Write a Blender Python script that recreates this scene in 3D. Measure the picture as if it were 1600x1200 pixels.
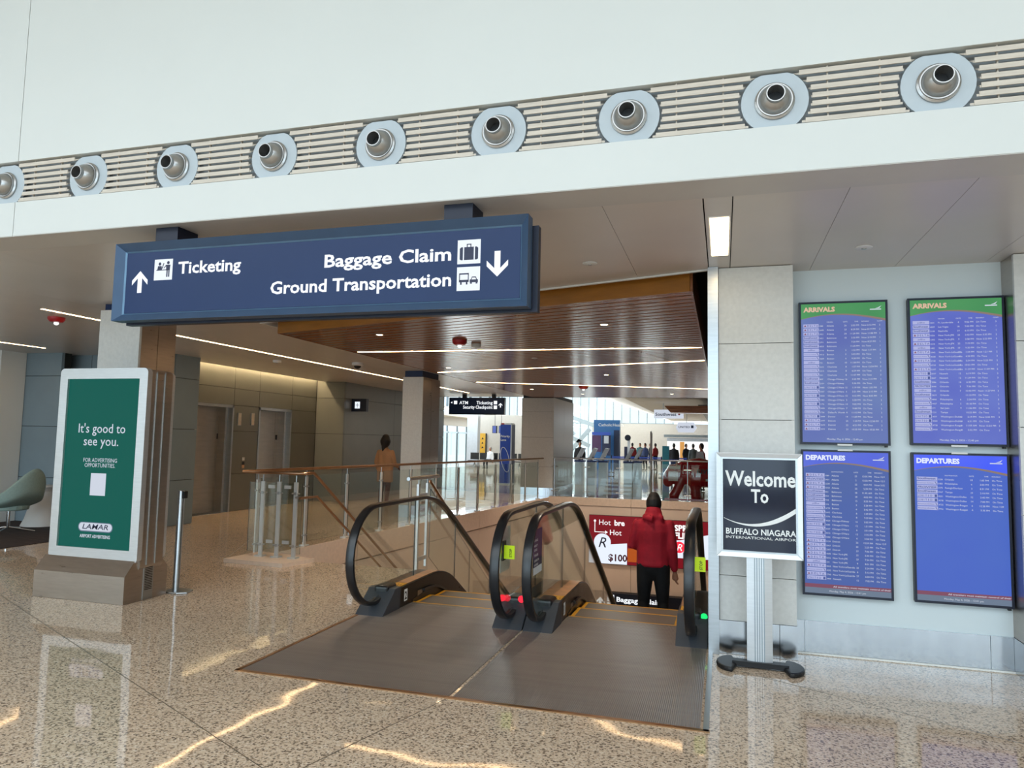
import bpy, bmesh, math, random
from mathutils import Vector, Matrix, Quaternion
from mathutils.geometry import tessellate_polygon
random.seed(7)
for o in list(bpy.data.objects): bpy.data.objects.remove(o)
SC = bpy.context.scene
COL = SC.collection
PI = math.pi
# ------------------------------------------------------------------ camera
EYE = Vector((0, 0, 1.65)); YAW, PITCH, ROLL, FPX = 0.28911642, 0.08087559, 0.02005171, 1110.89
Fw = Vector((-math.sin(YAW)*math.cos(PITCH), math.cos(YAW)*math.cos(PITCH), math.sin(PITCH)))
R0 = Vector((math.cos(YAW), math.sin(YAW), 0)); U0 = R0.cross(Fw)
Rt = R0*math.cos(ROLL)+U0*math.sin(ROLL); Up = U0*math.cos(ROLL)-R0*math.sin(ROLL)
cd = bpy.data.cameras.new('camera'); cam = bpy.data.objects.new('camera', cd); COL.objects.link(cam)
cam.matrix_world = Matrix(((Rt.x, Up.x, -Fw.x, EYE.x), (Rt.y, Up.y, -Fw.y, EYE.y), (Rt.z, Up.z, -Fw.z, EYE.z), (0, 0, 0, 1)))
cd.sensor_width = 36; cd.lens = FPX/1600*36; cd.clip_end = 300; cd.clip_start = .05
SC.camera = cam
def ray(px, py): return Fw+Rt*((px-800)/FPX)+Up*((600-py)/FPX)
def ony(px, py, y): d = ray(px, py); return EYE+d*(y/d.y)
def onx(px, py, x): d = ray(px, py); return EYE+d*(x/d.x)
def onz(px, py, z=0): d = ray(px, py); return EYE+d*((z-EYE.z)/d.z)
# ------------------------------------------------------------------ world, daylight, exposure
W = bpy.data.worlds.new('world'); SC.world = W; W.use_nodes = True
bgn = W.node_tree.nodes['Background']
bgn.inputs[0].default_value = (.74, .9, 1, 1); bgn.inputs[1].default_value = 1.35
def area(name, loc, rot, sx, sy, power, color):
    l = bpy.data.lights.new(name, 'AREA'); l.shape = 'RECTANGLE'; l.size = sx; l.size_y = sy; l.energy = power; l.color = color
    o = bpy.data.objects.new(name, l); COL.objects.link(o); o.location = loc; o.rotation_euler = rot; return o
# daylight outside the concourse window wall behind the camera, and outside the ticket hall clerestory
area('concourse_window_daylight', (-4, -12.4, 3.0), (PI/2, 0, 0), 26, 5.2, 1000, (.66, .86, 1))
area('concourse_added_skylight', (-4, -4.5, 6.6), (0, 0, 0), 22, 8, 1000, (.93, .97, 1))  # unseen skylight, added for overhead light on the concourse floor
area('clerestory_daylight', (-9, 61.5, 4.6), (PI/2, 0, PI), 16, 2.6, 2200, (.85, .96, 1))
area('window_wall_daylight', (-19.2, 40, 5.2), (PI/2, 0, -PI/2), 34, 3.4, 4000, (.85, .96, 1))
SC.view_settings.view_transform = 'Standard'; SC.view_settings.look = 'None'
SC.view_settings.exposure = 0.18; SC.view_settings.gamma = 1; SC.view_settings.use_curve_mapping = False
# ------------------------------------------------------------------ materials
def lin(h):
    if isinstance(h, str):
        c = [int(h[i:i+2], 16)/255 for i in (0, 2, 4)]
        return tuple(((x+.055)/1.055)**2.4 if x > .04045 else x/12.92 for x in c)
    return h
M = {}
def newmat(name):
    m = bpy.data.materials.new(name); m.use_nodes = True; nt = m.node_tree
    b = nt.nodes['Principled BSDF']; M[name] = m
    return m, nt, b
def coords(nt, scale=(1, 1, 1)):
    t = nt.nodes.new('ShaderNodeTexCoord'); mp = nt.nodes.new('ShaderNodeMapping'); mp.inputs['Scale'].default_value = scale
    nt.links.new(t.outputs['Object'], mp.inputs['Vector']); return mp.outputs['Vector']
def ramp(nt, fac, stops):
    r = nt.nodes.new('ShaderNodeValToRGB'); e = r.color_ramp.elements
    while len(e) < len(stops): e.new(.5)
    for i, (p, c) in enumerate(stops):
        e[i].position = p; e[i].color = (*lin(c), 1)
    nt.links.new(fac, r.inputs[0]); return r.outputs[0]
def mat(name, col, rough=.5, metal=0, var=.06, nscale=6, stretch=(1, 1, 1), bump=0, bscale=40, spec=.5, coat=0, rvar=0):
    m, nt, b = newmat(name); c = lin(col); v = coords(nt, stretch)
    n = nt.nodes.new('ShaderNodeTexNoise'); n.inputs['Scale'].default_value = nscale; n.inputs['Detail'].default_value = 4
    nt.links.new(v, n.inputs['Vector'])
    nt.links.new(ramp(nt, n.outputs['Fac'], [(.3, tuple(max(0, x*(1-var)) for x in c)), (.7, tuple(min(1, x*(1+var)) for x in c))]), b.inputs['Base Color'])
    b.inputs['Roughness'].default_value = rough; b.inputs['Metallic'].default_value = metal
    b.inputs['Specular IOR Level'].default_value = spec; b.inputs['Coat Weight'].default_value = coat; b.inputs['Coat Roughness'].default_value = .05
    if rvar:
        mr = nt.nodes.new('ShaderNodeMapRange'); mr.inputs['To Min'].default_value = rough-rvar; mr.inputs['To Max'].default_value = rough+rvar
        nt.links.new(n.outputs['Fac'], mr.inputs['Value']); nt.links.new(mr.outputs[0], b.inputs['Roughness'])
    if bump:
        n2 = nt.nodes.new('ShaderNodeTexNoise'); n2.inputs['Scale'].default_value = bscale; nt.links.new(v, n2.inputs['Vector'])
        bp = nt.nodes.new('ShaderNodeBump'); bp.inputs['Strength'].default_value = bump; bp.inputs['Distance'].default_value = .01
        nt.links.new(n2.outputs['Fac'], bp.inputs['Height']); nt.links.new(bp.outputs[0], b.inputs['Normal'])
    return m
def emit(name, col, s, rough=.3, var=.02):
    m = mat(name, (.01, .01, .01), max(rough, .3), var=var, spec=.15); b = m.node_tree.nodes['Principled BSDF']
    b.inputs['Emission Color'].default_value = (*lin(col), 1); b.inputs['Emission Strength'].default_value = s
    return m
def glassmat(name, tint, rough=0.0, ior=1.45):
    m, nt, b = newmat(name); nt.nodes.remove(b); out = nt.nodes['Material Output']
    t = nt.nodes.new('ShaderNodeBsdfTransparent'); t.inputs[0].default_value = (*tint, 1)
    g = nt.nodes.new('ShaderNodeBsdfGlossy'); g.inputs['Roughness'].default_value = rough; g.inputs[0].default_value = (.95, 1, .98, 1)
    lw = nt.nodes.new('ShaderNodeLayerWeight'); lw.inputs[0].default_value = .5
    pw = nt.nodes.new('ShaderNodeMath'); pw.operation = 'POWER'; pw.inputs[1].default_value = 4; nt.links.new(lw.outputs['Facing'], pw.inputs[0])
    f = nt.nodes.new('ShaderNodeMath'); f.operation = 'MULTIPLY_ADD'; f.inputs[1].default_value = .8; f.inputs[2].default_value = .045; nt.links.new(pw.outputs[0], f.inputs[0])
    x = nt.nodes.new('ShaderNodeMixShader'); nt.links.new(f.outputs[0], x.inputs[0]); nt.links.new(t.outputs[0], x.inputs[1]); nt.links.new(g.outputs[0], x.inputs[2])
    nt.links.new(x.outputs[0], out.inputs[0]); return m
mat('white_paint', 'e6e8e4', .55, var=.012, nscale=1.5)
mat('display_paint', 'd3dfe3', .5, var=.01, nscale=2)
mat('fascia_paint', 'd2d5d2', .6, var=.012, nscale=1.2)
mat('recess_grey', 'adb3b7', .5, var=.05, nscale=8)
mat('louvre', 'c9bfb1', .45, var=.09, nscale=14, stretch=(.4, 1, 4))
mat('nozzle_plate', 'b4bec4', .45, var=.03)
mat('nozzle_metal', 'a7a6a4', .28, .85, var=.05)
mat('ceiling_metal', 'cfc9c3', .3, 0, var=.025, nscale=2)
mat('soffit', 'c9c6c2', .45, 0, var=.03, nscale=2)
mat('tile', 'd6d6d2', .38, 0, var=.05, nscale=28, bump=.05, bscale=90)
mat('tile_beige', 'b5a597', .45, 0, var=.05, nscale=20)
mat('steel', 'b2b6b9', .33, 1, var=.07, nscale=5, stretch=(1, 1, 12), rvar=.08)
mat('steel_base', 'b9bdc1', .15, 1, var=.08, nscale=2.2, stretch=(3, 1, .5), bump=.25, bscale=1.8)
mat('steel_warm', 'b3aaa2', .3, 1, var=.06, nscale=6, stretch=(1, 1, 8), rvar=.06)
mat('aluminium', 'd4d7da', .36, .75, var=.04, nscale=8, stretch=(1, 1, 10))
mat('post_white', 'd3d6d6', .35, .5, var=.03)
mat('bronze_rail', 'a68468', .28, 1, var=.08, nscale=8)
mat('copper_deck', 'd3a47c', .42, .75, var=.14, nscale=9, rvar=.08)
mat('grey_panel', '74756f', .4, .15, var=.03, nscale=3)
mat('blue_grey_panel', '8496a0', .45, .1, var=.03, nscale=3)
mat('dark_joint', '24241f', .7, var=.1)
mat('elevator_steel', 'b5b0a9', .42, .8, var=.08, nscale=3, stretch=(1, 1, 6), rvar=.1)
mat('black_rubber', '14161a', .3, 0, var=.1, spec=.6)
mat('dark_plastic', '3a3e44', .5, 0, var=.08, bump=.1, bscale=200)
mat('black_metal', '17120f', .3, .4, var=.2, rvar=.08)
mat('yellow', 'd99a1c', .5, var=.12, nscale=20)
mat('neon_tag', 'dfff1a', .5, var=.05)
mat('black', '0b0c10', .5, var=.1)
mat('plenum_black', '0d0b0a', .9, var=.2)
mat('sign_navy', '1b3058', .3, 0, var=.04, nscale=2, spec=.25)
mat('frame_navy', '3f5672', .4, .35, var=.06)
mat('frame_light', '7597b5', .35, .6, var=.06)
mat('navy_dark', '10182c', .4, .2, var=.08)
mat('well_wall', 'e4d2c3', .6, 0, var=.03, nscale=2)
mat('curb_stone', 'e2cdba', .4, 0, var=.06, nscale=20)
mat('step_tread', '7d756d', .45, .4, var=.15, nscale=30, stretch=(20, 1, 1))
mat('carpet', '3a2f2c', .95, var=.35, nscale=3.5, stretch=(1, 6, 1), bump=.4, bscale=220)
mat('chair_teal', '92a79f', .7, var=.06, nscale=30, bump=.2, bscale=300)
mat('chrome', 'd8d8d8', .12, 1, var=.02)
mat('white_plastic', 'dcdcda', .4, var=.02)
mat('red_plastic', 'a50f1d', .35, var=.05)
mat('skin', 'a8745a', .55, var=.06, nscale=30)
mat('skin_dark', '5d3a2a', .55, var=.06, nscale=30)
mat('hair_black', '120e0d', .6, var=.4, nscale=60, bump=.5, bscale=120)
mat('hair_grey', '9a9490', .7, var=.2, nscale=60)
mat('jacket_red', 'a30d26', .8, var=.1, nscale=12, bump=.25, bscale=30)
mat('trousers_black', '0c0c10', .85, var=.25, nscale=14, bump=.25, bscale=25)
mat('shoe_black', '101012', .5, var=.1)
mat('coat_tan', 'b08560', .8, var=.1, nscale=60)
mat('dress_maroon', '4a1c1a', .8, var=.1)
mat('shirt_white', 'cfd0d4', .8, var=.06)
mat('cloth_dark', '1c1d24', .85, var=.2)
mat('cloth_blue', '26355c', .85, var=.15)
mat('cloth_grey', '5c6468', .85, var=.15)
mat('cloth_red', '8a2229', .85, var=.15)
mat('cloth_teal', '2c5a5e', .85, var=.15)
mat('bison_red', '9c1020', .25, var=.06, coat=.5)
mat('bison_dark', '1b1a2c', .5, var=.1)
mat('paper', 'd9dde0', .7, var=.04, nscale=40)
mat('booth_blue', '2f66a0', .5, var=.06)
mat('totem_blue', '2f4fb0', .45, var=.05)
mat('totem_dark', '1c2547', .45, var=.05)
mat('yellow_sign', 'c99a28', .5, var=.08)
mat('kiosk_white', 'bfc7d2', .4, var=.05)
mat('kiosk_base_blue', '2a3f78', .45, var=.05)
mat('far_wall', 'b9b4ae', .7, var=.03)
mat('roof_white', 'dcdad4', .7, var=.02)
mat('teal_banner', '2d7f93', .5, var=.08)
mat('letter_white', 'f0f2f2', .5, var=.01)
mat('print_dark', '1a2140', .5, var=.02)
mat('print_maroon', '5c1f38', .5, var=.02)
mat('print_purple', '4c3058', .4, var=.05)
mat('print_navy', '1b2c4d', .4, var=.05)
mat('mullion', '8d99a0', .4, .5, var=.05)
mat('glass_edge', '1f2c28', .2, 0, var=.1)
mat('divider_zinc', '8c8478', .35, .8, var=.05)
mat('brass_edge', 'b08a66', .3, 1, var=.08)
mat('welcome_navy', '141c33', .07, 0, var=.2, nscale=3, spec=.35)
mat('wood_orange', '9c6420', .35, 0, var=.14, nscale=3.2, stretch=(.5, 3, 6), coat=.2)
emit('lamp_warm', 'ffe3b4', 8)
emit('lamp_linear', 'ffd29a', 19)
emit('lamp_cove', 'ffdcaa', 60)
emit('letter_lit', 'f4f9ff', 1.0)
emit('icon_lit', 'eaf2fb', .95)
emit('red_led', 'ff2438', 1.6)
emit('green_led', '18e070', 1.2)
emit('ad_green', '005c51', .8)
M['ad_green'].node_tree.nodes['Principled BSDF'].inputs['Specular IOR Level'].default_value = .06
emit('screen_white', 'dfe6f5', .72)
emit('screen_tag', 'b8bdee', .74)
emit('screen_tag_text', '4a5a9c', .8)
emit('screen_head', 'e8c2a6', .75)
emit('screen_headw', 'dfe6fb', .9)
emit('screen_red', '8a5068', .7)
emit('screen_brown', '8d7a70', .8)
emit('screen_foot', '7d8fa8', .6)
emit('ad_red', '7d0f1d', .85)
emit('ad_white', 'e4ecfb', .95)
emit('ad_orange', 'b8561c', .8)
emit('ad_text', 'ffffff', 1.0)
emit('sky_pane', 'd4f2fb', .9)
emit('screen_far', '5b6fc0', .8)
emit('white_lit', 'f2f2ee', 1.2)
emit('orange_lit', 'd79a50', .9)
def screenmat(name, c0, c1, s):
    m = emit(name, c0, s, rough=.22); nt = m.node_tree; b = nt.nodes['Principled BSDF']
    v = coords(nt, (1, 1, 1)); n = nt.nodes.new('ShaderNodeTexNoise'); n.inputs['Scale'].default_value = 1.6; nt.links.new(v, n.inputs['Vector'])
    nt.links.new(ramp(nt, n.outputs['Fac'], [(.32, c0), (.68, c1)]), b.inputs['Emission Color'])
screenmat('scr_arr', '5d6ab8', '6f86bd', .78); screenmat('scr_arr_r', '5560c0', '6b7ccc', .85)
screenmat('scr_dep', '4f66aa', '4a64b4', .78); screenmat('scr_dep_r', '4763c6', '4a6ac4', .85)
screenmat('scr_green', '3f8f55', '5aa867', .75); screenmat('scr_blue', '4a5ae0', '6073d6', .85); screenmat('scr_blue_r', '2f4df0', '5a6bea', .95)
glassmat('glass', (.92, .95, .935)); glassmat('glass_clear', (.93, .96, .95))
def terrazzo():
    m, nt, b = newmat('terrazzo'); v = coords(nt)
    vo = nt.nodes.new('ShaderNodeTexVoronoi'); vo.inputs['Scale'].default_value = 95; nt.links.new(v, vo.inputs['Vector'])
    sp = nt.nodes.new('ShaderNodeSeparateColor'); nt.links.new(vo.outputs['Color'], sp.inputs[0])
    c1 = ramp(nt, sp.outputs[0], [(0, '7d6d5f'), (.16, '8d7c6c'), (.2, 'cdb59c'), (.55, 'd6bfa6'), (.85, 'dac5ad'), (1, 'e6d6c2')])
    n = nt.nodes.new('ShaderNodeTexNoise'); n.inputs['Scale'].default_value = 55; n.inputs['Detail'].default_value = 3; nt.links.new(v, n.inputs['Vector'])
    c2 = ramp(nt, n.outputs['Fac'], [(.36, '7c6e61'), (.47, 'ffffff')])
    mx = nt.nodes.new('ShaderNodeMix'); mx.data_type = 'RGBA'; mx.blend_type = 'MULTIPLY'; mx.inputs[0].default_value = .6
    nt.links.new(c1, mx.inputs[6]); nt.links.new(c2, mx.inputs[7]); nt.links.new(mx.outputs[2], b.inputs['Base Color'])
    b.inputs['Roughness'].default_value = .045; b.inputs['Specular IOR Level'].default_value = .36
    nw = nt.nodes.new('ShaderNodeTexNoise'); nw.inputs['Scale'].default_value = 1.7; nw.inputs['Detail'].default_value = 1; nt.links.new(v, nw.inputs['Vector'])
    bw = nt.nodes.new('ShaderNodeBump'); bw.inputs['Strength'].default_value = .35; bw.inputs['Distance'].default_value = .012; nt.links.new(nw.outputs['Fac'], bw.inputs['Height']); nt.links.new(bw.outputs[0], b.inputs['Normal'])
terrazzo()
def wood():
    m, nt, b = newmat('wood_slat'); v = coords(nt, (.6, 9, 9))
    n = nt.nodes.new('ShaderNodeTexNoise'); n.inputs['Scale'].default_value = 3; n.inputs['Detail'].default_value = 6; nt.links.new(v, n.inputs['Vector'])
    nt.links.new(ramp(nt, n.outputs['Fac'], [(.3, '74452a'), (.5, '8e5736'), (.7, 'a26842')]), b.inputs['Base Color'])
    b.inputs['Roughness'].default_value = .2; b.inputs['Specular IOR Level'].default_value = .3
wood()
def ribbed():
    m, nt, b = newmat('ribbed_plate'); v = coords(nt)
    w = nt.nodes.new('ShaderNodeTexWave'); w.wave_type = 'BANDS'; w.bands_direction = 'X'; w.inputs['Scale'].default_value = 26; nt.links.new(v, w.inputs['Vector'])
    n = nt.nodes.new('ShaderNodeTexNoise'); n.inputs['Scale'].default_value = 2; n.inputs['Detail'].default_value = 5
    v2 = coords(nt, (.5, 6, 1)); nt.links.new(v2, n.inputs['Vector'])
    nt.links.new(ramp(nt, n.outputs['Fac'], [(.3, '857e7a'), (.7, '938c87')]), b.inputs['Base Color'])
    b.inputs['Metallic'].default_value = .45; b.inputs['Roughness'].default_value = .38
    bp = nt.nodes.new('ShaderNodeBump'); bp.inputs['Strength'].default_value = .5; bp.inputs['Distance'].default_value = .003
    nt.links.new(w.outputs['Fac'], bp.inputs['Height']); nt.links.new(bp.outputs[0], b.inputs['Normal'])
ribbed()
# ------------------------------------------------------------------ mesh helpers
BASE = {}
_txt = {}
def text2d(s, bold=0.0, italic=0.0):
    k = (s, bold, italic)
    if k not in _txt:
        c = bpy.data.curves.new('t', 'FONT'); c.body = s; c.size = 1; c.resolution_u = 2; c.offset = bold; c.shear = italic
        o = bpy.data.objects.new('t', c); me = bpy.data.meshes.new_from_object(o)
        vs = [(v.co.x, v.co.y) for v in me.vertices]; fs = [tuple(p.vertices) for p in me.polygons]
        bpy.data.objects.remove(o); bpy.data.curves.remove(c); bpy.data.meshes.remove(me)
        x0 = min(v[0] for v in vs); x1 = max(v[0] for v in vs)
        _txt[k] = ([(a-x0, b) for a, b in vs], fs, x1-x0)
    return _txt[k]
X, Y, Z = Vector((1, 0, 0)), Vector((0, 1, 0)), Vector((0, 0, 1))
class MB:
    def __init__(s): s.v = []; s.f = []; s.mi = []; s.cuts = []
    def add(s, vs, fs, m=0):
        n = len(s.v); s.v += [tuple(v) for v in vs]; s.f += [tuple(i+n for i in f) for f in fs]; s.mi += [m]*len(fs); return s
    def box(s, x0, x1, y0, y1, z0, z1, m=0):
        return s.add([(x0, y0, z0), (x1, y0, z0), (x1, y1, z0), (x0, y1, z0), (x0, y0, z1), (x1, y0, z1), (x1, y1, z1), (x0, y1, z1)],
                     [(0, 3, 2, 1), (4, 5, 6, 7), (0, 1, 5, 4), (1, 2, 6, 5), (2, 3, 7, 6), (3, 0, 4, 7)], m)
    def extr(s, pts, d, m=0):           # planar polygon (3-D pts) swept by vector d
        n = len(pts); a = [Vector(p) for p in pts]; d = Vector(d); b = [p+d for p in a]
        s.add(a+b, [tuple(range(n))[::-1], tuple(range(n, 2*n))]+[(i, (i+1) % n, n+(i+1) % n, n+i) for i in range(n)], m); return s
    def px(s, prof, x0, x1, m=0): return s.extr([(x0, y, z) for y, z in prof], (x1-x0, 0, 0), m)
    def py(s, prof, y0, y1, m=0): return s.extr([(x, y0, z) for x, z in prof], (0, y1-y0, 0), m)
    def pz(s, prof, z0, z1, m=0): return s.extr([(x, y, z0) for x, y in prof], (0, 0, z1-z0), m)
    def bar(s, a, b, w, h, m=0):        # square bar from a to b
        a, b = Vector(a), Vector(b); t = (b-a).normalized(); r = t.cross(Z)
        if r.length < 1e-4: r = X.copy()
        r.normalize(); u = r.cross(t)
        c = [r*w/2*i+u*h/2*j for i, j in ((-1, -1), (1, -1), (1, 1), (-1, 1))]
        return s.extr([a+q for q in c], b-a, m)
    def sweep(s, path, prof, side=None, closed=False, m=0):   # prof in (side, normal) plane
        P = [Vector(p) for p in path]; n = len(P); k = len(prof); vs = []
        up = None
        for i, p in enumerate(P):
            a = P[i-1] if (i or closed) else p; b = P[(i+1) % n] if (i < n-1 or closed) else p
            t = (b-a).normalized()
            if side is not None: r = Vector(side)
            else:
                if up is None: up = Z if abs(t.z) < .9 else Y
                r = t.cross(up); r.normalize()
            r = (r-t*r.dot(t)).normalized(); u = r.cross(t).normalized()
            if side is None: up = u
            vs += [p+r*x+u*y for x, y in prof]
        fs = []
        for i in range(n if closed else n-1):
            j = (i+1) % n
            fs += [(i*k+q, i*k+(q+1) % k, j*k+(q+1) % k, j*k+q) for q in range(k)]
        if not closed: fs += [tuple(range(k))[::-1], tuple(range((n-1)*k, n*k))]
        return s.add(vs, fs, m)
    def tube(s, path, r, n=8, m=0, side=None): return s.sweep(path, [(r*math.cos(2*PI*i/n), r*math.sin(2*PI*i/n)) for i in range(n)], side, False, m)
    def lathe(s, prof, c, ax=Z, n=24, m=0, cap=True):   # prof [(r, h)] about axis ax
        c = Vector(c); ax = Vector(ax).normalized(); a = ax.orthogonal().normalized(); b = ax.cross(a); vs = []
        for r, h in prof: vs += [c+ax*h+(a*math.cos(2*PI*i/n)+b*math.sin(2*PI*i/n))*r for i in range(n)]
        fs = [(j*n+i, j*n+(i+1) % n, (j+1)*n+(i+1) % n, (j+1)*n+i) for j in range(len(prof)-1) for i in range(n)]
        if cap: fs += [tuple(range(n))[::-1], tuple(range((len(prof)-1)*n, len(prof)*n))]
        return s.add(vs, fs, m)
    def quad(s, o, r, u, m=0):
        o, r, u = Vector(o), Vector(r), Vector(u); s.cuts.append((len(s.v), len(s.f))); return s.add([o, o+r, o+r+u, o+u], [(0, 1, 2, 3)], m)
    def poly(s, pts, m=0): s.cuts.append((len(s.v), len(s.f))); return s.add(pts, [tuple(range(len(pts)))], m)
    def text(s, t, o, size, right=X, up=Z, al='L', width=None, bold=0, italic=0, m=0):
        s.cuts.append((len(s.v), len(s.f))); vs, fs, w = text2d(t, bold, italic); sx = size if width is None else width/w
        off = {'L': 0, 'C': -w/2, 'R': -w}[al]; o = Vector(o); right = Vector(right); up = Vector(up)
        return s.add([o+right*((x+off)*sx)+up*(y*size) for x, y in vs], fs, m)
    def build(s, name, mats, parent=None, smooth=False, bev=0, seg=2):
        me = bpy.data.meshes.new(name); off = BASE.get(parent.name, Vector()) if parent else Vector()
        me.from_pydata([tuple(Vector(v)-off) for v in s.v], [], s.f)
        for q in (mats if isinstance(mats, (list, tuple)) else [mats]): me.materials.append(M[q])
        me.polygons.foreach_set('material_index', s.mi)
        bm = bmesh.new(); bm.from_mesh(me); bmesh.ops.recalc_face_normals(bm, faces=bm.faces) if not getattr(s, 'keep', False) else None
        bm.to_mesh(me); bm.free()
        if smooth: me.shade_smooth() if hasattr(me, 'shade_smooth') else me.polygons.foreach_set('use_smooth', [True]*len(me.polygons))
        o = bpy.data.objects.new(name, me); COL.objects.link(o)
        if parent: o.parent = parent; BASE[o.name] = off
        if bev:
            b = o.modifiers.new('bevel', 'BEVEL'); b.width = bev; b.segments = seg; b.limit_method = 'ANGLE'
        if smooth and smooth != 'all':
            for p in me.polygons: p.use_smooth = True
            try: me.set_sharp_from_angle(angle=math.radians(40))
            except Exception: pass
        return o
def flat(mb): mb.keep = True; return mb
def pieces(mb, name, mats, parent):      # each word or mark as a flat piece of its own
    cs = mb.cuts+[(len(mb.v), len(mb.f))]
    for (v0, f0), (v1, f1) in zip(cs[:-1], cs[1:]):
        q = flat(MB()); q.v = mb.v[v0:v1]; q.f = [tuple(i-v0 for i in f) for f in mb.f[f0:f1]]; q.mi = mb.mi[f0:f1]; q.build(name, mats, parent)
def thing(name, label, cat, loc=(0, 0, 0), group=None, rz=0):
    o = bpy.data.objects.new(name, None); COL.objects.link(o); o.empty_display_size = .1; o.location = loc; o.rotation_euler = (0, 0, rz)
    o['label'] = label; o['category'] = cat
    if group: o['group'] = group
    BASE[o.name] = Vector(loc) if not rz else Vector(); return o
def tag(o, label, cat, group=None):
    o['label'] = label; o['category'] = cat
    if group: o['group'] = group
    return o
def struct(name, loc=(0, 0, 0), label=None):
    o = bpy.data.objects.new(name, None); COL.objects.link(o); o.location = loc; BASE[o.name] = Vector(loc); o['kind'] = 'structure'
    if label: o['label'] = label
    return o
def smesh(mb, name, mats, label=None, **k):
    o = mb.build(name, mats, **k); o['kind'] = 'structure'
    if label: o['label'] = label
    return o
def copy_tree(o, parent=None):
    c = o.copy(); COL.objects.link(c); c.parent = parent
    BASE[c.name] = BASE.get(o.name, Vector())
    for ch in list(o.children): copy_tree(ch, c)
    return c
def clip(poly, a, b, c):       # keep a*x + b*y <= c
    out = []
    for i, p in enumerate(poly):
        q = poly[(i+1) % len(poly)]; dp = a*p[0]+b*p[1]-c; dq = a*q[0]+b*q[1]-c
        if dp <= 0: out.append(p)
        if dp*dq < 0: t = dp/(dp-dq); out.append((p[0]+(q[0]-p[0])*t, p[1]+(q[1]-p[1])*t))
    return out
def shrink(poly, g):
    cx = sum(p[0] for p in poly)/len(poly); cy = sum(p[1] for p in poly)/len(poly)
    return [(p[0]+(g if p[0] < cx else -g), p[1]+(g if p[1] < cy else -g)) for p in poly]
def glass_box(mb, pts, d):     # slab: face polygon pts swept by d; faces mat 0, edges mat 1
    n = len(pts); a = [Vector(p) for p in pts]; b = [p+Vector(d) for p in a]
    mb.add(a+b, [tuple(range(n))[::-1], tuple(range(n, 2*n))], 0); base = len(mb.v)-2*n
    mb.f += [(base+i, base+(i+1) % n, base+n+(i+1) % n, base+n+i) for i in range(n)]; mb.mi += [1]*n
    return mb
# ================================================================== SETTING
CZ = 3.13
# floor with the escalator / stair opening
outer = [(-26, -12), (14, -12), (14, 75), (-26, 75)]
hole = [(-.1, 6.8), (-.1, 21.1), (-5.05, 21.1), (-6.2, 8.5), (-3.4, 8.5), (-3.4, 6.8)]
pts = outer+hole; tris = tessellate_polygon([[Vector((*p, 0)) for p in outer], [Vector((*p, 0)) for p in hole]])
f = flat(MB()); f.add([(*p, 0) for p in pts], [t for t in tris])
f.f = [t if (Vector(f.v[t[1]])-Vector(f.v[t[0]])).cross(Vector(f.v[t[2]])-Vector(f.v[t[0]])).z > 0 else t[::-1] for t in f.f]
floor = smesh(f, 'floor', 'terrazzo', 'polished beige speckled terrazzo floor')
def strip(p, q, w=.005):
    a, b = Vector((*p, 0)), Vector((*q, 0)); MB().bar(a, b, w, .003).build('divider_strip', 'divider_zinc', floor)
strip((-12.5, 8.2), (-7.0, 5.575)); strip((-7.0, 5.575), (-3.2, 3.69)); strip((-3.2, 3.69), (1.2, 1.5)); strip((-1.70, 4.42), (-2.6, 1.2))
strip((.1, 5.655), (4.5, 3.31)); strip((-5.2, 9.9), (-2.9, 12.0)) if 0 else None
strip((-9.6, 14.4), (-6.5, 8.4)); strip((-8.9, 6.45), (-5.0, 14.0)) if 0 else None
carpet = smesh(MB().box(-17, -9.76, 4.6, 10.2, .0005, .008), 'floor_carpet', 'carpet', 'dark brown carpet of the lounge corner')
# opening walls
wl = struct('wall_well_left', (-6.2, 8.5, 0), 'beige stairwell wall under the glass guardrail')
A, Bq = Vector((-6.2, 8.5, 0)), Vector((-5.05, 21.1, 0)); dl = (Bq-A).normalized(); nl = Vector((-dl.y, dl.x, 0)); LL = (Bq-A).length
for i in range(5):
    s0, s1 = LL*i/5+.006, LL*(i+1)/5-.006
    for z0, z1, off, mt in ((-.40, -.001, -.012, 'curb_stone'), (-2.6, -.42, 0, 'well_wall'), (-5.2, -2.615, 0, 'well_wall')):
        MB().extr([A+dl*s0-nl*(-off)+Z*z0, A+dl*s1-nl*(-off)+Z*z0, A+dl*s1+nl*.15+Z*z0, A+dl*s0+nl*.15+Z*z0], (0, 0, z1-z0)).build('panel', mt, wl)
MB().extr([A+nl*.05+Z*-5.2, Bq+nl*.05+Z*-5.2, Bq+nl*.2+Z*-5.2, A+nl*.2+Z*-5.2], (0, 0, 5.19)).build('backing', 'dark_joint', wl)
wb = struct('wall_well_back', (-2.5, 21.1, 0), 'beige wall below the far balcony guardrail')
for i in range(2):
    x0, x1 = -5.05+i*2.475+.004, -5.05+(i+1)*2.475-.004
    MB().box(x0, x1, 21.08, 21.3, -.19, .03).build('panel', 'curb_stone', wb)
    MB().box(x0, x1, 21.1, 21.3, -2.63, -.2).build('panel', 'well_wall', wb)
smesh(MB().box(-.1, .0, 6.95, 21.1, -5.2, -.002), 'wall_well_right', 'well_wall', 'beige wall beside the right escalator')
smesh(MB().box(-14, 6, 5, 45, -5.3, -5.2), 'floor_lower', 'terrazzo', 'floor of the level below')
smesh(MB().box(-14, 6, 42, 42.2, -5.2, -.1), 'wall_lower_back', 'grey_panel', 'grey wall of the level below')
smesh(MB().box(-14.2, -14, 5, 42, -5.2, -.1), 'wall_lower_left', 'grey_panel', 'left wall of the level below')
smesh(MB().box(6, 6.2, 5, 42, -5.2, -.1), 'wall_lower_right', 'grey_panel', 'right wall of the level below')
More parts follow.
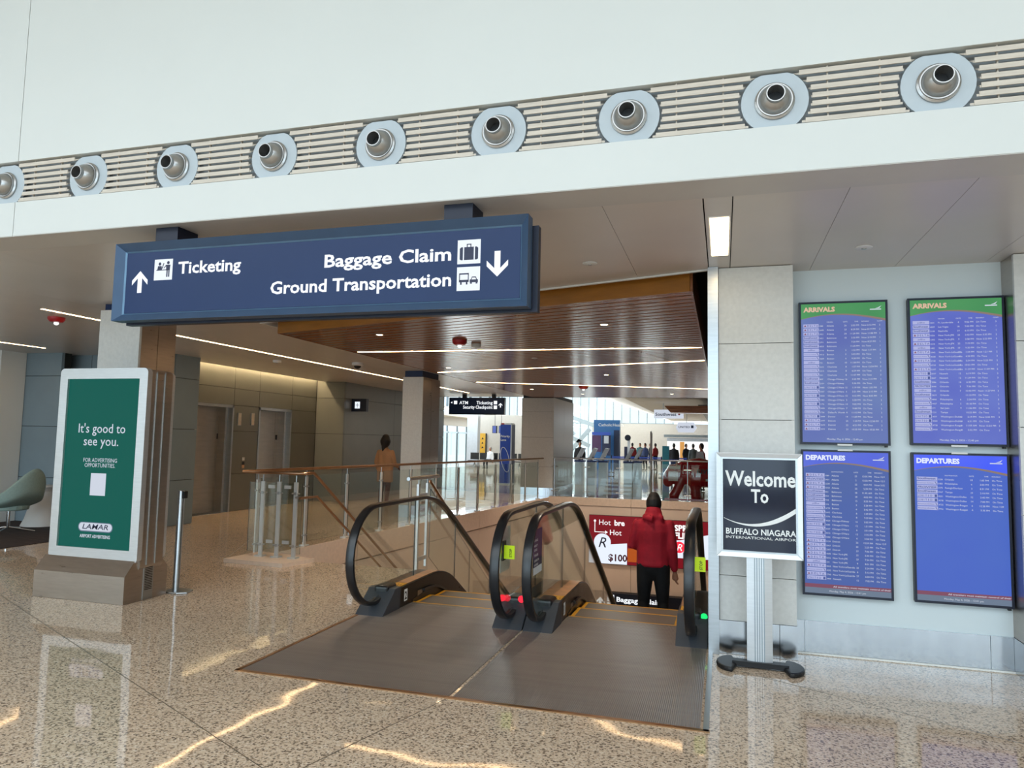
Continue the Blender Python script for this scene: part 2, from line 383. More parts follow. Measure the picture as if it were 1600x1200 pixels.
smesh(MB().box(-3.4, -.1, 5.0, 5.2, -5.2, -.35), 'wall_lower_front', 'grey_panel', 'front wall of the level below')
# hall shell round the camera
cc = struct('ceiling_concourse', (-4, -4, 6.2), 'high white concourse ceiling with a long added skylight')  # skylight opening is added to let the overhead light in
for b in ((-18, 10, -12.2, -8.5), (-18, 10, -.5, 4.0), (-18, -15, -8.5, -.5), (7, 10, -8.5, -.5)): MB().box(*b, 6.2, 6.4).build('panel', 'roof_white', cc)
for i in range(9): MB().box(-15+2.75*i-.06, -15+2.75*i+.06, -8.5, -.5, 6.2, 6.4).build('added_skylight_bar', 'mullion', cc)
smesh(MB().box(-18.2, -18, -12.2, 10.4, 0, 6.4), 'wall_concourse_left', 'white_paint', 'white left wall of the concourse')
smesh(MB().box(10, 10.2, -12.2, 10.4, 0, 6.4), 'wall_concourse_right', 'white_paint', 'white right wall of the concourse')
wn = struct('window_1', (-4, -12, 0), 'tall concourse window wall')
MB().box(-18, 10, -12.2, -12, 0, .4).build('sill', 'white_paint', wn); MB().box(-18, 10, -12.2, -12, 5.6, 6.3).build('head', 'white_paint', wn)
for i in range(15): MB().box(-18+2*i-.06, -18+2*i+.06, -12.2, -12.0, .4, 5.6).build('mullion', 'mullion', wn)
for z in (2.2, 3.9): MB().box(-18, 10, -12.16, -12.04, z-.05, z+.05).build('transom', 'mullion', wn)
# fascia with recessed louvre band
FY = 3.988; ZB, ZT = 3.392, 3.714; JX = -5.165
wf = struct('wall_fascia', (-2, FY, CZ), 'white bulkhead wall with a recessed louvre band')
for x0, x1 in ((-18, JX-.003), (JX+.003, 10)):
    MB().box(x0, x1, FY, FY+.3, CZ, ZB).build('panel', 'fascia_paint', wf)
    MB().box(x0, x1, FY, FY+.3, ZT, 6.2).build('panel', 'fascia_paint', wf)
MB().box(-18, 10, FY+.1, FY+.3, ZB, ZT).build('recess', 'recess_grey', wf)
for za, zb_ in ((CZ+.01, ZB-.005), (ZT+.005, 6.2)): MB().box(JX-.02, JX+.02, FY+.01, FY+.29, za, zb_).build('joint', 'dark_joint', wf)
smesh(MB().box(-18, 10, FY+.004, 4.306, CZ-.004, CZ+.02), 'trim_soffit', 'soffit', 'grey underside of the bulkhead')
# ceiling panels round the timber canopy opening
cl = struct('ceiling', (-4, 8, CZ), 'satin metal panel ceiling')
def panels(region, xs, ys, mt='ceiling_metal'):
    for i in range(len(xs)-1):
        for j in range(len(ys)-1):
            p = region
            for a, b, c in ((-1, 0, -xs[i]), (1, 0, xs[i+1]), (0, -1, -ys[j]), (0, 1, ys[j+1])):
                p = clip(p, a, b, c)
                if len(p) < 3: break
            if len(p) >= 3: MB().pz(shrink(p, .0014), CZ, CZ+.03).build('panel', mt, cl)
rect = lambda x0, x1, y0, y1: [(x0, y0), (x1, y0), (x1, y1), (x0, y1)]
panels(rect(-10.12, -5.75, 4.31, 22.5), [-10.12, -8.6, -7.1, -5.75], [4.31, 8.3, 12.3, 16.3, 22.5])
panels(rect(-18, -10.12, 4.31, 11.45), [-18, -14.2, -10.12], [4.31, 8.3, 11.45])
panels(rect(-10.12, -9.4, 16.55, 22.5), [-10.12, -9.4], [16.55, 22.5]) if 0 else None
front = clip(rect(-5.75, -.113, 4.31, 9), 1.75, 5.64, 5.64*7.85-1.75*5.75)
panels(front, [-5.75, -4.05, -2.38, -.72, -.113], [4.31, 8.5])
panels(rect(-.107, .06, 4.31, 6.4), [-.107, .06], [4.31, 6.4])
panels(rect(.064, 10, 4.31, 6.4), [.064, .70, 1.342, 1.98, 5, 10], [4.31, 6.4])
smesh(MB().box(-18, 10, 4.31, 22.5, 3.75, 3.85), 'ceiling_light_block', 'plenum_black', 'dark lid added above the ceiling panels to block light')  # black lid put in over the plenum to block light
MB().extr([(-5.75, 7.85, CZ-.012), (-.113, 6.1, CZ-.012), (-.113, 6.13, CZ-.012), (-5.75, 7.88, CZ-.012)], (0, 0, .1)).build('edge_trim', 'white_paint', cl)
MB().box(-5.78, -5.745, 7.85, 21.4, CZ-.012, CZ+.1).build('edge_trim', 'white_paint', cl)
# timber canopy hung in the opening
WZ = 3.0
can = thing('slatted_timber_canopy', 'brown slatted timber canopy hung above the escalators', 'canopy', (-2.9, 13, WZ))
P1, P2, P3, P4 = (-5.56, 7.96), (-.27, 6.35), (-.27, 21.0), (-5.5, 20.6)
cpoly = [P1, P2, P3, P4]; d_ = Vector((P2[0]-P1[0], P2[1]-P1[1])).normalized(); n_ = Vector((-d_.y, d_.x))
MB().pz(cpoly, WZ+.05, WZ+.075).build('backing', 'plenum_black', can)
t0 = n_.dot(Vector(P2)); pitch = .166; seams = [-20, -9.02, -6.58, -4.15, -1.72, 20]
for i in range(86):
    a, b = t0+i*pitch+.017, t0+(i+1)*pitch-.017
    for j in range(len(seams)-1):
        p = clip(clip(cpoly, n_.x, n_.y, b), -n_.x, -n_.y, -a)
        if len(p) < 3: continue
        p = clip(p, d_.x, d_.y, seams[j+1]-.006)
        if len(p) < 3: continue
        p = clip(p, -d_.x, -d_.y, -(seams[j]+.006))
        if len(p) < 3: continue
        MB().pz(p, WZ, WZ+.03).build('slat', 'wood_slat', can)
for a, b in ((P1, P2), (P2, P3), (P3, P4), (P4, P1)):
    a, b = Vector((*a, WZ-.004)), Vector((*b, WZ-.004)); e = (b-a).normalized(); q = Vector((-e.y, e.x, 0))*.02
    MB().extr([a, b, b-q, a-q], (0, 0, .33)).build('edge_board', 'wood_orange' if a.y < 9 and b.y < 9 else 'wood_slat', can)
for i, (x, y) in enumerate(((-4.9, 9), (-1, 9), (-4.9, 18), (-1, 18))): MB().box(x-.01, x+.01, y-.01, y+.01, WZ+.05, 3.76).build('hanger_rod', 'steel', can)
# left part: panel walls
def wall_panels(w, mk, us, zs, holes, mt, gap=.005):
    for i in range(len(us)-1):
        for j in range(len(zs)-1):
            if any(us[i] >= h[0]-1e-3 and us[i+1] <= h[1]+1e-3 and zs[j] >= h[2]-1e-3 and zs[j+1] <= h[3]+1e-3 for h in holes): continue
            mk(us[i]+gap, us[i+1]-gap, zs[j]+gap, zs[j+1]-gap).build('panel', mt, w)
EX = -10.35
D1, D2, DH = (12.02, 13.30), (14.19, 15.50), 2.33
we = struct('wall_elevator', (EX, 14, 0), 'dark grey metal panel wall with two elevator doors')
wall_panels(we, lambda a, b, c, d: MB().box(EX-.06, EX, a, b, c, d), [11.0, D1[0], D1[1], D2[0], D2[1], 16.6], [0, .82, 1.76, DH, 2.70, 3.3], [(*D1, 0, DH), (*D2, 0, DH)], 'grey_panel')
for y0, y1 in ((11, D1[0]-.01), (D1[1]+.01, D2[0]-.01), (D2[1]+.01, 16.6)): MB().box(EX-.12, EX-.05, y0, y1, 0, 3.5).build('backing', 'dark_joint', we)
for y0, y1 in (D1, D2): MB().box(EX-.12, EX-.05, y0, y1, DH+.01, 3.5).build('backing', 'dark_joint', we)
def block(name, label, x0, x1, y0, y1, mt, faces, us):   # panelled box standing in the room
    w = struct(name, ((x0+x1)/2, y0, 0), label); zs = [0, .82, 1.76, 2.70, 3.25]
    MB().box(x0+.03, x1-.03, y0+.03, y1-.03, 0, 3.2).build('backing', 'dark_joint', w)
    if 'y' in faces: wall_panels(w, lambda a, b, c, d: MB().box(a, b, y0, y0+.04, c, d), us[0], zs, [], mt)
    if 'x' in faces: wall_panels(w, lambda a, b, c, d: MB().box(x1-.04, x1, a, b, c, d), us[1], zs, [], mt if isinstance(mt, str) else mt)
    return w
block('wall_lounge_end', 'blue grey metal panel pier between lounge and elevators', -13.4, -9.6, 10.62, 11.3, 'blue_grey_panel', 'yx', ([-13.4, -11.5, -9.6], [10.66, 11.3]))
block('wall_elevator_end', 'grey metal panel pier beyond the elevators', -10.6, -9.52, 16.62, 23.6, 'grey_panel', 'yx', ([-10.35, -9.52], [16.66, 19.6, 23.6]))
wlg = struct('wall_lounge', (-14, 10.2, 0), 'blue grey metal panel wall behind the lounge chair')
MB().box(-18, -11.75, 10.26, 10.4, 0, 3.3).build('backing', 'dark_joint', wlg)
wall_panels(wlg, lambda a, b, c, d: MB().box(a, b, 10.2, 10.28, c, d), [-18, -15, -11.75], [0, .82, 1.76, 2.70, 3.25], [], 'blue_grey_panel')
smesh(MB().box(-18, -9.6, 10.4, 11.0, 3.2, 3.3), 'trim_lounge', 'dark_joint', 'dark closing strip above the lounge wall')
smesh(MB().box(-16, -12.6, 9.7, 10.19, 0, CZ), 'wall_lounge_return', 'white_paint', 'plain white pier at the lounge edge')
# cove light above the elevators
cv = thing('cove_light', 'warm cove light washing the elevator wall', 'light', (-10.2, 14, 3.3))
MB().box(-10.42, -10.1, 11.3, 16.62, 3.36, 3.4).build('housing', 'white_paint', cv)
MB().box(-10.135, -10.115, 11.3, 16.6, CZ+.03, 3.36).build('upstand', 'white_paint', cv)
MB().box(-10.30, -10.24, 11.46, 16.56, 3.35, 3.358).build('lamp', 'lamp_cove', cv)
# elevators
def elevator(nm, lab, y0, y1, seam):
    w = struct(nm, (EX, y0, 0), lab); xd = EX-.30
    MB().box(xd-.03, xd, y0+.01, seam-.003, 0, DH-.06).build('door_leaf', 'elevator_steel', w)
    r = MB().box(xd-.03, xd, seam+.003, y1-.01, 0, DH-.06).build('door_leaf', 'elevator_steel', w)
    MB().box(xd-.001, xd+.003, seam+.03, seam+.11, 1.58, 1.70).build('plate', 'black', r)
    MB().box(xd, EX+.012, y0, y0+.05, 0, DH).build('jamb', 'steel', w); MB().box(xd, EX+.012, y1-.05, y1, 0, DH).build('jamb', 'steel', w)
    MB().box(xd, EX-.12, y1-.11, y1-.05, 0, DH-.06).build('jamb', 'elevator_steel', w)
    MB().box(xd, EX+.012, y0, y1, DH-.06, DH).build('header', 'steel', w); MB().box(xd-.03, EX, y0, y1, -.001, .006).build('sill', 'steel', w)
elevator('door_1', 'stainless elevator door nearest the advertising kiosk', *D1, onx(336, 700, EX-.3).y)
elevator('door_2', 'stainless elevator door farther along the grey wall', *D2, onx(428, 700, EX-.3).y)
# ================================================================== COLUMNS
def column(label, x0, x1, y0, y1, zs, base=.26, side='steel_warm', ztop=CZ, cap=None, sidex=(1,)):
    t = thing('column', label, 'column', ((x0+x1)/2, (y0+y1)/2, 0), 'tiled columns of the hall')
    MB().box(x0+.02, x1-.02, y0+.02, y1-.02, 0, ztop).build('core', 'dark_joint', t)
    zz = [base]+[z for z in zs if base < z < ztop-.02]+[ztop-.003]
    for a, b in zip(zz[:-1], zz[1:]): MB().box(x0, x1, y0, y0+.03, a+.0025, b-.0025).build('tile', 'tile', t)
    ym = (y0+y1)/2
    for a, b in ((y0+.031, ym-.004), (ym+.004, y1)):
        MB().box(x1-.03, x1, a, b, base+.003, ztop-.003).build('side_cladding', side, t)
        MB().box(x0, x0+.03, a, b, base+.003, ztop-.003).build('side_cladding', side, t)
    xm = x0+(x1-x0)*.78
    for a, b in ((x0-.004, xm-.002), (xm+.002, x1+.004)): MB().box(a, b, y0-.006, y1, .002, base).build('base_plate', 'steel_base', t)
    if cap: MB().box(x0+.03, x1-.03, y0+.03, y1-.03, ztop, CZ if ztop < CZ-.01 else ztop+.02).build('cap', cap, t)
    return t
zs = [.615, 1.24, 1.865, 2.49]
c2 = column('pale tiled column beside the flight boards and escalator', -.03, .548, 6.08, 6.95, zs)
MB().box(-.117, -.034, 6.03, 6.95, .001, CZ-.002).build('corner_channel', 'steel', c2)
column('pale tiled column cut by the right photo edge', 2.09, 2.75, 6.075, 6.95, [.55, 1.19, 1.83, 2.47])
column('pale tiled column behind the green advertising kiosk', -6.83, -6.26, 6.38, 6.93, [], ztop=3.06, cap='sign_navy')
column('pale tiled column midway along the left guardrail', -6.62, -6.15, 14.0, 14.95, [], ztop=3.0, cap='sign_navy')
column('beige tiled column where the two far guardrails meet', -6.0, -4.98, 21.32, 24.3, [.9, 1.8, 2.6], ztop=3.02, cap='black')
# display wall
wd = smesh(MB().box(.548, 2.09, 6.33, 6.6, 0, CZ), 'wall_display', 'display_paint', 'pale wall carrying the flight boards')
bb = struct('baseboard_display', (1.3, 6.32, 0), 'polished steel base under the flight boards')
for a, b in ((.55, .625), (.629, 1.93), (1.934, 2.085)): MB().box(a, b, 6.318, 6.33, .012, .26).build('panel', 'steel_base', bb)
MB().box(.55, 2.088, 6.305, 6.33, 0, .012).build('toe_strip', 'white_paint', bb)
smesh(MB().box(2.75, 10, 6.3, 6.5, 0, CZ), 'wall_right', 'white_paint', 'pale wall right of the flight boards')
# ================================================================== TICKET HALL (far)
wt = struct('wall_ticket_left', (-19.6, 40, 0), 'grey ticket hall side wall with sliding doors')
MB().box(-19.8, -19.6, 22, 47.4, 0, 3.4).build('wall_panel', 'far_wall', wt); MB().box(-19.8, -19.6, 55.8, 62, 0, 3.4).build('wall_panel', 'far_wall', wt)
MB().box(-19.8, -19.6, 47.4, 55.8, 2.75, 3.4).build('wall_panel', 'far_wall', wt)
for z in (3.4, 3.9): MB().box(-19.7, -18.6, 22, 62, z, z+.14).build('canopy_band', 'roof_white', wt)
for i in range(17): MB().box(-19.8, -19.6, 22+2.5*i-.06, 22+2.5*i+.06, 4.04, 8.9).build('mullion', 'mullion', wt)
sd = struct('door_3', (-19.6, 51.5, 0), 'glass sliding entrance doors of the ticket hall')
for i in range(5): MB().box(-19.72, -19.6, 47.4+i*2.08-.07, 47.4+i*2.08+.07, 0, 2.75).build('door_frame', 'mullion', sd)
for i in range(4):
    glass_box(MB(), [(-19.66, 47.5+i*2.08, .02), (-19.66, 49.4+i*2.08, .02), (-19.66, 49.4+i*2.08, 2.2), (-19.66, 47.5+i*2.08, 2.2)], (.02, 0, 0)).build('pane', ['glass_clear', 'glass_edge'], sd)
MB().box(-19.72, -19.6, 47.4, 55.8, 2.2, 2.32).build('header', 'mullion', sd)
wfb = struct('wall_ticket_back', (-5, 62, 0), 'beige end wall of the ticket hall under sloped clerestory')
MB().box(-11, 14, 62, 62.3, 0, 3.4).build('wall_panel', 'far_wall', wfb)
roofz = lambda x: max(3.75-.336*(x+4.5), 3.6)
wc = struct('window_2', (-8, 62, 3.4), 'sloped clerestory window of the ticket hall')
for i in range(22):
    x = -19.4+.73*i
    zb = .3 if x < -11 else 3.4
    if roofz(x) > zb+.1: MB().box(x-.03, x+.03, 62.05, 62.2, zb, roofz(x)).build('mullion', 'mullion', wc)
    if roofz(x+.73) > 3.65 and x < -4.5: glass_box(MB(), [(x+.03, 62.1, zb), (x+.7, 62.1, zb), (x+.7, 62.1, roofz(x+.7)), (x+.03, 62.1, roofz(x+.03))], (0, .02, 0)).build('pane', ['glass_clear', 'glass_edge'], wc)
MB().box(-19.6, -4, 62.02, 62.22, 3.36, 3.46).build('sill', 'mullion', wc)
for a, b in (((-16.5, 61.9, 5.2), (-10.8, 61.9, 3.2)), ((-17, 61.9, 3.9), (-11.2, 61.9, 1.4)), ((-14.2, 61.9, .8), (-12.6, 61.9, 2.6)), ((-13.2, 61.9, .6), (-11.2, 61.9, 2.9))): MB().bar(a, b, .12, .34).build('brace', 'mullion', wc)
smesh(MB().py([(-20, roofz(-20)), (-4.05, 3.6), (14, 3.6), (14, 3.8), (-4.05, 3.8), (-20, roofz(-20)+.2)], 22.6, 62.3), 'ceiling_ticket_hall', 'roof_white', 'white sloping ticket hall ceiling')
smesh(MB().box(13.8, 14, 6.5, 62, 0, 3.7), 'wall_ticket_right', 'far_wall', 'right wall of the ticket hall')
smesh(MB().box(.0, 14, 6.5, 22.6, CZ, CZ+.05), 'ceiling_behind_boards', 'ceiling_metal', 'ceiling behind the flight board wall')
smesh(MB().box(-20, -10.6, 16.6, 22, 0, 3.75), 'wall_ticket_front', 'far_wall', 'wall closing the ticket hall beside the elevators')
smesh(MB().box(-20, 14, 22.4, 22.6, 3.13, 9.2), 'wall_ticket_bulkhead', 'far_wall', 'bulkhead above the ticket hall entry')
MB().box(-5.74, .0, 21.2, 22.45, CZ, CZ+.03).build('panel', 'ceiling_metal', cl)
# ================================================================== AIR NOZZLES AND LOUVRES
VX = [-5.3+.797*k for k in range(-1, 11)]; VZ = 3.543; RB = .168
ORD = ['first beyond the left photo edge', 'cut by the left photo edge', 'second from the left photo edge', 'third from the left, above the kiosk column', 'fourth from the left, above the word Ticketing', 'middle of the row, above Ground Transportation', 'above the right sign bracket', 'sixth from the left, first clear of the hanging sign', 'second from the right, above the ceiling light panel', 'rightmost, above the flight boards', 'first beyond the right photo edge', '']
proto = None
def hexdisc(r, top): 
    pp = []
    for i in range(32):
        a = 2*PI*i/32; pp.append((r*math.cos(a), max(-top, min(top, r*math.sin(a)))))
    return pp
for k in range(0, 11):
    x = VX[k]
    if proto is None:
        t = thing('air_nozzle', '', 'air nozzle', (x, FY, VZ), 'ball air nozzles in the louvre band')
        MB().py([(x+a, VZ+b) for a, b in hexdisc(RB+.008, .158)], FY+.03, FY+.05).build('mounting_plate', 'nozzle_plate', t)
        MB().lathe([(.104, 0), (.104, .012), (.093, .018), (.093, .028), (.086, .028), (.086, 0)], (x, FY+.03, VZ), -Y, 40).build('ring', 'nozzle_metal', t, smooth=True)
        b = MB(); b.lathe([(.087*math.cos(q), .01+.087*math.sin(q)) for q in [0, .15, .3, .45, .6, .75, .9, .98]]+[(.0485, .09), (.0485, .108), (.043, .108), (.041, .06), (.041, .02)], (x, FY+.03, VZ), -Y, 40, cap=False)
        bo = b.build('ball', 'nozzle_metal', t, smooth=True)
        MB().lathe([(.0405, .03), (.0405, .032)], (x, FY+.03, VZ), -Y, 24).build('throat', 'black', bo)
        for i in range(6):
            a = i*PI/3; MB().lathe([(.004, 0), (.004, .004)], (x+.096*math.cos(a), FY+.019, VZ+.096*math.sin(a)), -Y, 8).build('screw', 'steel', t)
        proto = t
    else: t = copy_tree(proto); t.location.x = x
    t['label'] = 'silver ball air nozzle '+ORD[k]
GL = ['at the left photo edge beside the first nozzle', 'between the first and second nozzles from the left', 'between the second and third nozzles from the left', 'between the third and fourth nozzles from the left', 'between the fourth and fifth nozzles from the left', 'between the fifth and sixth nozzles, above Baggage Claim', 'between the sixth and seventh nozzles from the left', 'between the seventh and eighth nozzles from the left', 'between the last two nozzles, above the flight boards', 'at the right photo edge beside the last nozzle', 'first beyond the right photo edge']
def grille(k):
    x0, x1 = VX[k], VX[k+1]
    t = thing('louvre_grille', 'beige slatted louvre grille '+GL[k], 'vent grille', ((x0+x1)/2, FY, VZ), 'louvre grilles of the air band')
    zt = ZT-.028
    for i in range(7):
        zc = zt-i*.0452; dz = abs(zc-VZ); r = RB+.02
        e = math.sqrt(max(r*r-dz*dz, .045**2)); e2 = math.sqrt(max(r*r-(dz+(.018 if zc > VZ else -.018))**2, .03**2))
        s = MB(); a0, a1 = x0+e, x1-e; b0, b1 = x0+e2, x1-e2
        # blade: bottom front lip, rising to the back
        prof = [(FY+.018, zc-.012), (FY+.05, zc+.012), (FY+.05, zc+.016), (FY+.018, zc+.0)]
        vs = [(a0, y, z) for y, z in prof]+[(a1, y, z) for y, z in prof]
        vs[1] = (b0, *prof[1]); vs[2] = (b0, *prof[2]); vs[5] = (b1, *prof[1]); vs[6] = (b1, *prof[2])
        s.add(vs, [(0, 1, 2, 3), (7, 6, 5, 4), (0, 4, 5, 1), (1, 5, 6, 2), (2, 6, 7, 3), (3, 7, 4, 0)])
        s.box(max(a0, b0)+.004, min(a1, b1)-.004, FY+.014, FY+.02, zc-.014, zc+.013)
        s.build('slat', 'louvre', t)
    for xx in (x0+.27, x1-.27): MB().box(xx-.004, xx+.004, FY+.03, FY+.045, ZB+.012, ZT).build('hanger', 'louvre', t)
    return t
for k in range(0, 11): grille(k)
# ================================================================== HANGING WAYFINDING SIGN
SY = 4.0; sx0, sx1, sz0, sz1 = -4.155, -1.10, 2.445, 3.0
sg = thing('wayfinding_sign', 'large navy hanging sign to ticketing and baggage claim', 'sign', ((sx0+sx1)/2, SY+.1, 2.7))
def frame_ring(mb, x0, x1, z0, z1, w, y0, y1, mats=(0, 0, 0, 0), yin=None):
    yi = y0 if yin is None else yin
    O = [(x0, z0), (x1, z0), (x1, z1), (x0, z1)]; I = [(x0+w, z0+w), (x1-w, z0+w), (x1-w, z1-w), (x0+w, z1-w)]
    for i in range(4):
        j = (i+1) % 4; a, b, c, d = O[i], O[j], I[j], I[i]
        mb.add([(a[0], y0, a[1]), (b[0], y0, b[1]), (c[0], yi, c[1]), (d[0], yi, d[1]), (a[0], y1, a[1]), (b[0], y1, b[1]), (c[0], y1, c[1]), (d[0], y1, d[1])],
               [(0, 1, 2, 3), (7, 6, 5, 4), (0, 4, 5, 1), (3, 2, 6, 7), (0, 3, 7, 4), (1, 5, 6, 2)], mats[i])
    return mb
MB().box(sx0+.01, sx1-.01, SY+.03, SY+.07, sz0+.01, sz1-.01).build('cabinet', 'navy_dark', sg)
frame_ring(MB(), sx0, sx1, sz0, sz1, .055, SY-.03, SY+.07, yin=SY+.018).build('frame', 'frame_navy', sg)
frame_ring(MB(), sx0+.05, sx1-.05, sz0+.05, sz1-.05, .012, SY+.012, SY+.035, yin=SY+.026).build('inner_bead', 'frame_light', sg)
MB().box(sx0+.06, sx1-.06, SY+.02, SY+.032, sz0+.06, sz1-.06).build('face_panel', 'sign_navy', sg)
frame_ring(MB(), sx0+.02, sx1+.035, sz0-.015, sz1-.04, .06, SY+.085, SY+.14).build('rear_frame', 'navy_dark', sg)
MB().box(sx0+.05, sx1, SY+.07, SY+.13, sz0+.01, sz1-.05).build('rear_cabinet', 'black', sg)
for bx in (-3.80, -1.58):
    MB().box(bx-.095, bx+.095, SY+.06, SY+.26, CZ-.1, CZ-.005).build('bracket', 'navy_dark', sg)
    MB().box(bx-.04, bx+.04, SY+.10, SY+.17, sz1-.02, CZ-.09).build('drop_rod', 'frame_navy', sg)
TY = SY+.0185
for tx_, o_, al_, w_ in (('Ticketing', (-3.645, TY, 2.773), 'L', .515), ('Baggage Claim', (-1.603, TY, 2.758), 'R', .885), ('Ground Transportation', (-1.599, TY, 2.598), 'R', 1.29)):
    flat(MB().text(tx_, o_, .118, al=al_, width=w_, bold=.023)).build('lettering', 'letter_lit', sg)
def arrow(cx, cz, s, d, y, mb):      # chevron-headed arrow, d=+1 up
    p = [(0, .5), (.43, .08), (.43, -.14), (.12, .17), (.12, -.5), (-.12, -.5), (-.12, .17), (-.43, -.14), (-.43, .08)]
    mb.add([(cx+a*s*d, y, cz+b*s*d) for a, b in p], [(0, 1, 2, 3), (0, 3, 6), (0, 6, 7, 8), (3, 4, 5, 6)])
for cx, cz, d in ((-3.971, 2.728, 1), (-1.303, 2.72, -1)):
    a = MB(); arrow(cx, cz, .158, d, TY, a); flat(a).build('arrow', 'letter_lit', sg)
def picto(kind, x0, x1, z0, z1):
    q = flat(MB().quad((x0, TY, z0), (x1-x0, 0, 0), (0, 0, z1-z0))).build('pictogram', 'icon_lit', sg); y = TY-.001; m = MB(); w, h = x1-x0, z1-z0
    R = lambda a, b, c, d: m.quad((x0+a*w, y, z0+c*h), ((b-a)*w, 0, 0), (0, 0, (d-c)*h))
    C = lambda cx, cz, r: m.poly([(x0+cx*w+r*w*math.cos(i*PI/6), y, z0+cz*h+r*w*math.sin(i*PI/6)) for i in range(12)])
    Pg = lambda pp: m.poly([(x0+a*w, y, z0+b*h) for a, b in pp])
    if kind == 't':
        R(.12, .72, .46, .5); C(.3, .78, .075); Pg([(.17, .5), (.43, .5), (.4, .68), (.2, .68)]); C(.76, .82, .075); Pg([(.66, .46), (.86, .46), (.88, .72), (.64, .72)])
        R(.68, .75, .14, .48); R(.78, .85, .14, .48); Pg([(.5, .56), (.55, .56), (.68, .7), (.64, .72)]); Pg([(.4, .55), (.46, .55), (.54, .8), (.5, .82)])
    if kind == 'b':
        R(.29, .71, .16, .7); Pg([(.1, .2), (.16, .16), (.24, .16), (.24, .7), (.16, .7), (.1, .64)]); Pg([(.9, .2), (.9, .64), (.84, .7), (.76, .7), (.76, .16), (.84, .16)]); R(.4, .44, .7, .82); R(.56, .6, .7, .82); R(.4, .6, .79, .83)
    if kind == 'g':
        R(.1, .14, .38, .72); R(.48, .52, .38, .72); R(.1, .52, .68, .74); R(.1, .52, .36, .46); R(.15, .22, .26, .36); R(.4, .47, .26, .36)
        R(.56, .92, .34, .46); Pg([(.6, .46), (.65, .56), (.68, .56), (.64, .46)]); Pg([(.84, .46), (.8, .56), (.83, .56), (.88, .46)]); R(.65, .83, .54, .58); R(.58, .66, .28, .34); R(.82, .9, .28, .34)
    flat(m).build('symbol', 'print_dark', q)
picto('t', -3.85, -3.694, 2.733, 2.882); picto('b', -1.562, -1.412, 2.729, 2.879); picto('g', -1.562, -1.412, 2.562, 2.71)
# ================================================================== FLIGHT BOARDS
AT = dict(D='DELTA', S='Southwest', J='jetBlue', A='American Airlines', U='UNITED', F='FRONTIER')
def rows_of(spec): return [r.split('|') for r in spec.strip().split('\n')]
ARR_L = rows_of('''D|1580|Atlanta|26|2:02 PM|Now 2:12 PM|2
D|2608|Atlanta|23|8:29 PM|Now 8:19 PM|2
D|2421|Atlanta|24|11:24 PM|Now 11:08 PM|2
S|2421|Baltimore|18|3:30 PM|Now 3:19 PM|1
S|2791|Baltimore||7:20 PM|Now 8:27 PM|1
S|4039|Baltimore||11:20 PM|On Time|1
J|2116|Boston|3|1:22 PM|Now 1:17 PM|3
A|4713|Boston|5|5:02 PM|On Time|3
A|4509|Boston|6|9:28 PM|On Time|3
J|721|Boston|10|11:58 PM|On Time|3
A|1610|Charlotte|8|1:07 PM|Now 12:54 PM|3
A|3315|Charlotte|8|6:59 PM|On Time|3
A|341|Charlotte|8|11:47 PM|On Time|3
S|807|Chicago-Midway|16|3:20 PM|Now 3:10 PM|1
S|2101|Chicago-Midway||9:30 PM|On Time|1
U|4460|Chicago-O'Hare|12|1:19 PM|Now 1:03 PM|3
A|3357|Chicago-O'Hare|6|2:21 PM|Now 2:15 PM|3
U|4550|Chicago-O'Hare|12|4:12 PM|Now 4:05 PM|3
A|3482|Chicago-O'Hare|5|5:28 PM|On Time|3
U|1176|Chicago-O'Hare|14|9:02 PM|On Time|3
A|3490|Chicago-O'Hare|7|9:48 PM|On Time|3
A|1736|Dallas-Ft. Worth|4|11:15 PM|On Time|3
U|2084|Denver|14|11:20 PM|On Time|3
D|2497|Detroit|25|1:10 PM|Now 12:58 PM|2
D|2649|Detroit|22|6:21 PM|On Time|2
D|2371|Detroit|21|10:33 PM|Now 10:25 PM|2''')
ARR_R = rows_of('''J|1354|Ft. Lauderdale|4|9:06 PM|On Time|3
S|4009|Las Vegas|18|7:00 PM|On Time|1
S|2144|Nashville|19|6:10 PM|On Time|1
D|5036|New York-JFK|23|3:43 PM|Now 3:30 PM|2
J|2302|New York-JFK|9|3:58 PM|Now 3:53 PM|3
D|5215|New York-JFK|22|7:19 PM|On Time|2
J|1402|New York-JFK|10|9:30 PM|On Time|3
D|5042|New York-LaGuardia|23|1:34 PM|Now 1:21 PM|2
A|4508|New York-LaGuardia|6|4:30 PM|On Time|3
D|5740|New York-LaGuardia|26|5:34 PM|Now 5:25 PM|2
A|4739|New York-LaGuardia|11|10:03 PM|On Time|3
D|5397|New York-LaGuardia|22|11:29 PM|Now 11:09 PM|2
U|3597|Newark|12|6:19 PM|On Time|3
U|3607|Newark|12|11:39 PM|On Time|3
S|2086|Orlando|16|6:30 PM|On Time|1
F|3040|Orlando|3|7:36 PM|On Time|2
J|1183|Orlando|7|10:40 PM|Now 11:27 PM|3
S|2619|Orlando||11:10 PM|On Time|1
A|4843|Philadelphia|6|2:24 PM|On Time|3
A|4937|Philadelphia|5|10:18 PM|On Time|3
J|371|San Juan|9|11:36 PM|On Time|3
S|1231|Tampa||10:55 PM|On Time|1
U|4531|Washington-Dulles|12|2:19 PM|Now 2:03 PM|3
U|4500|Washington-Dulles|14|6:31 PM|On Time|3
A|4738|Washington-Reagan|6|11:59 AM|Now 12:23 PM|3
A|3959|Washington-Reagan|4|5:02 PM|On Time|3''')
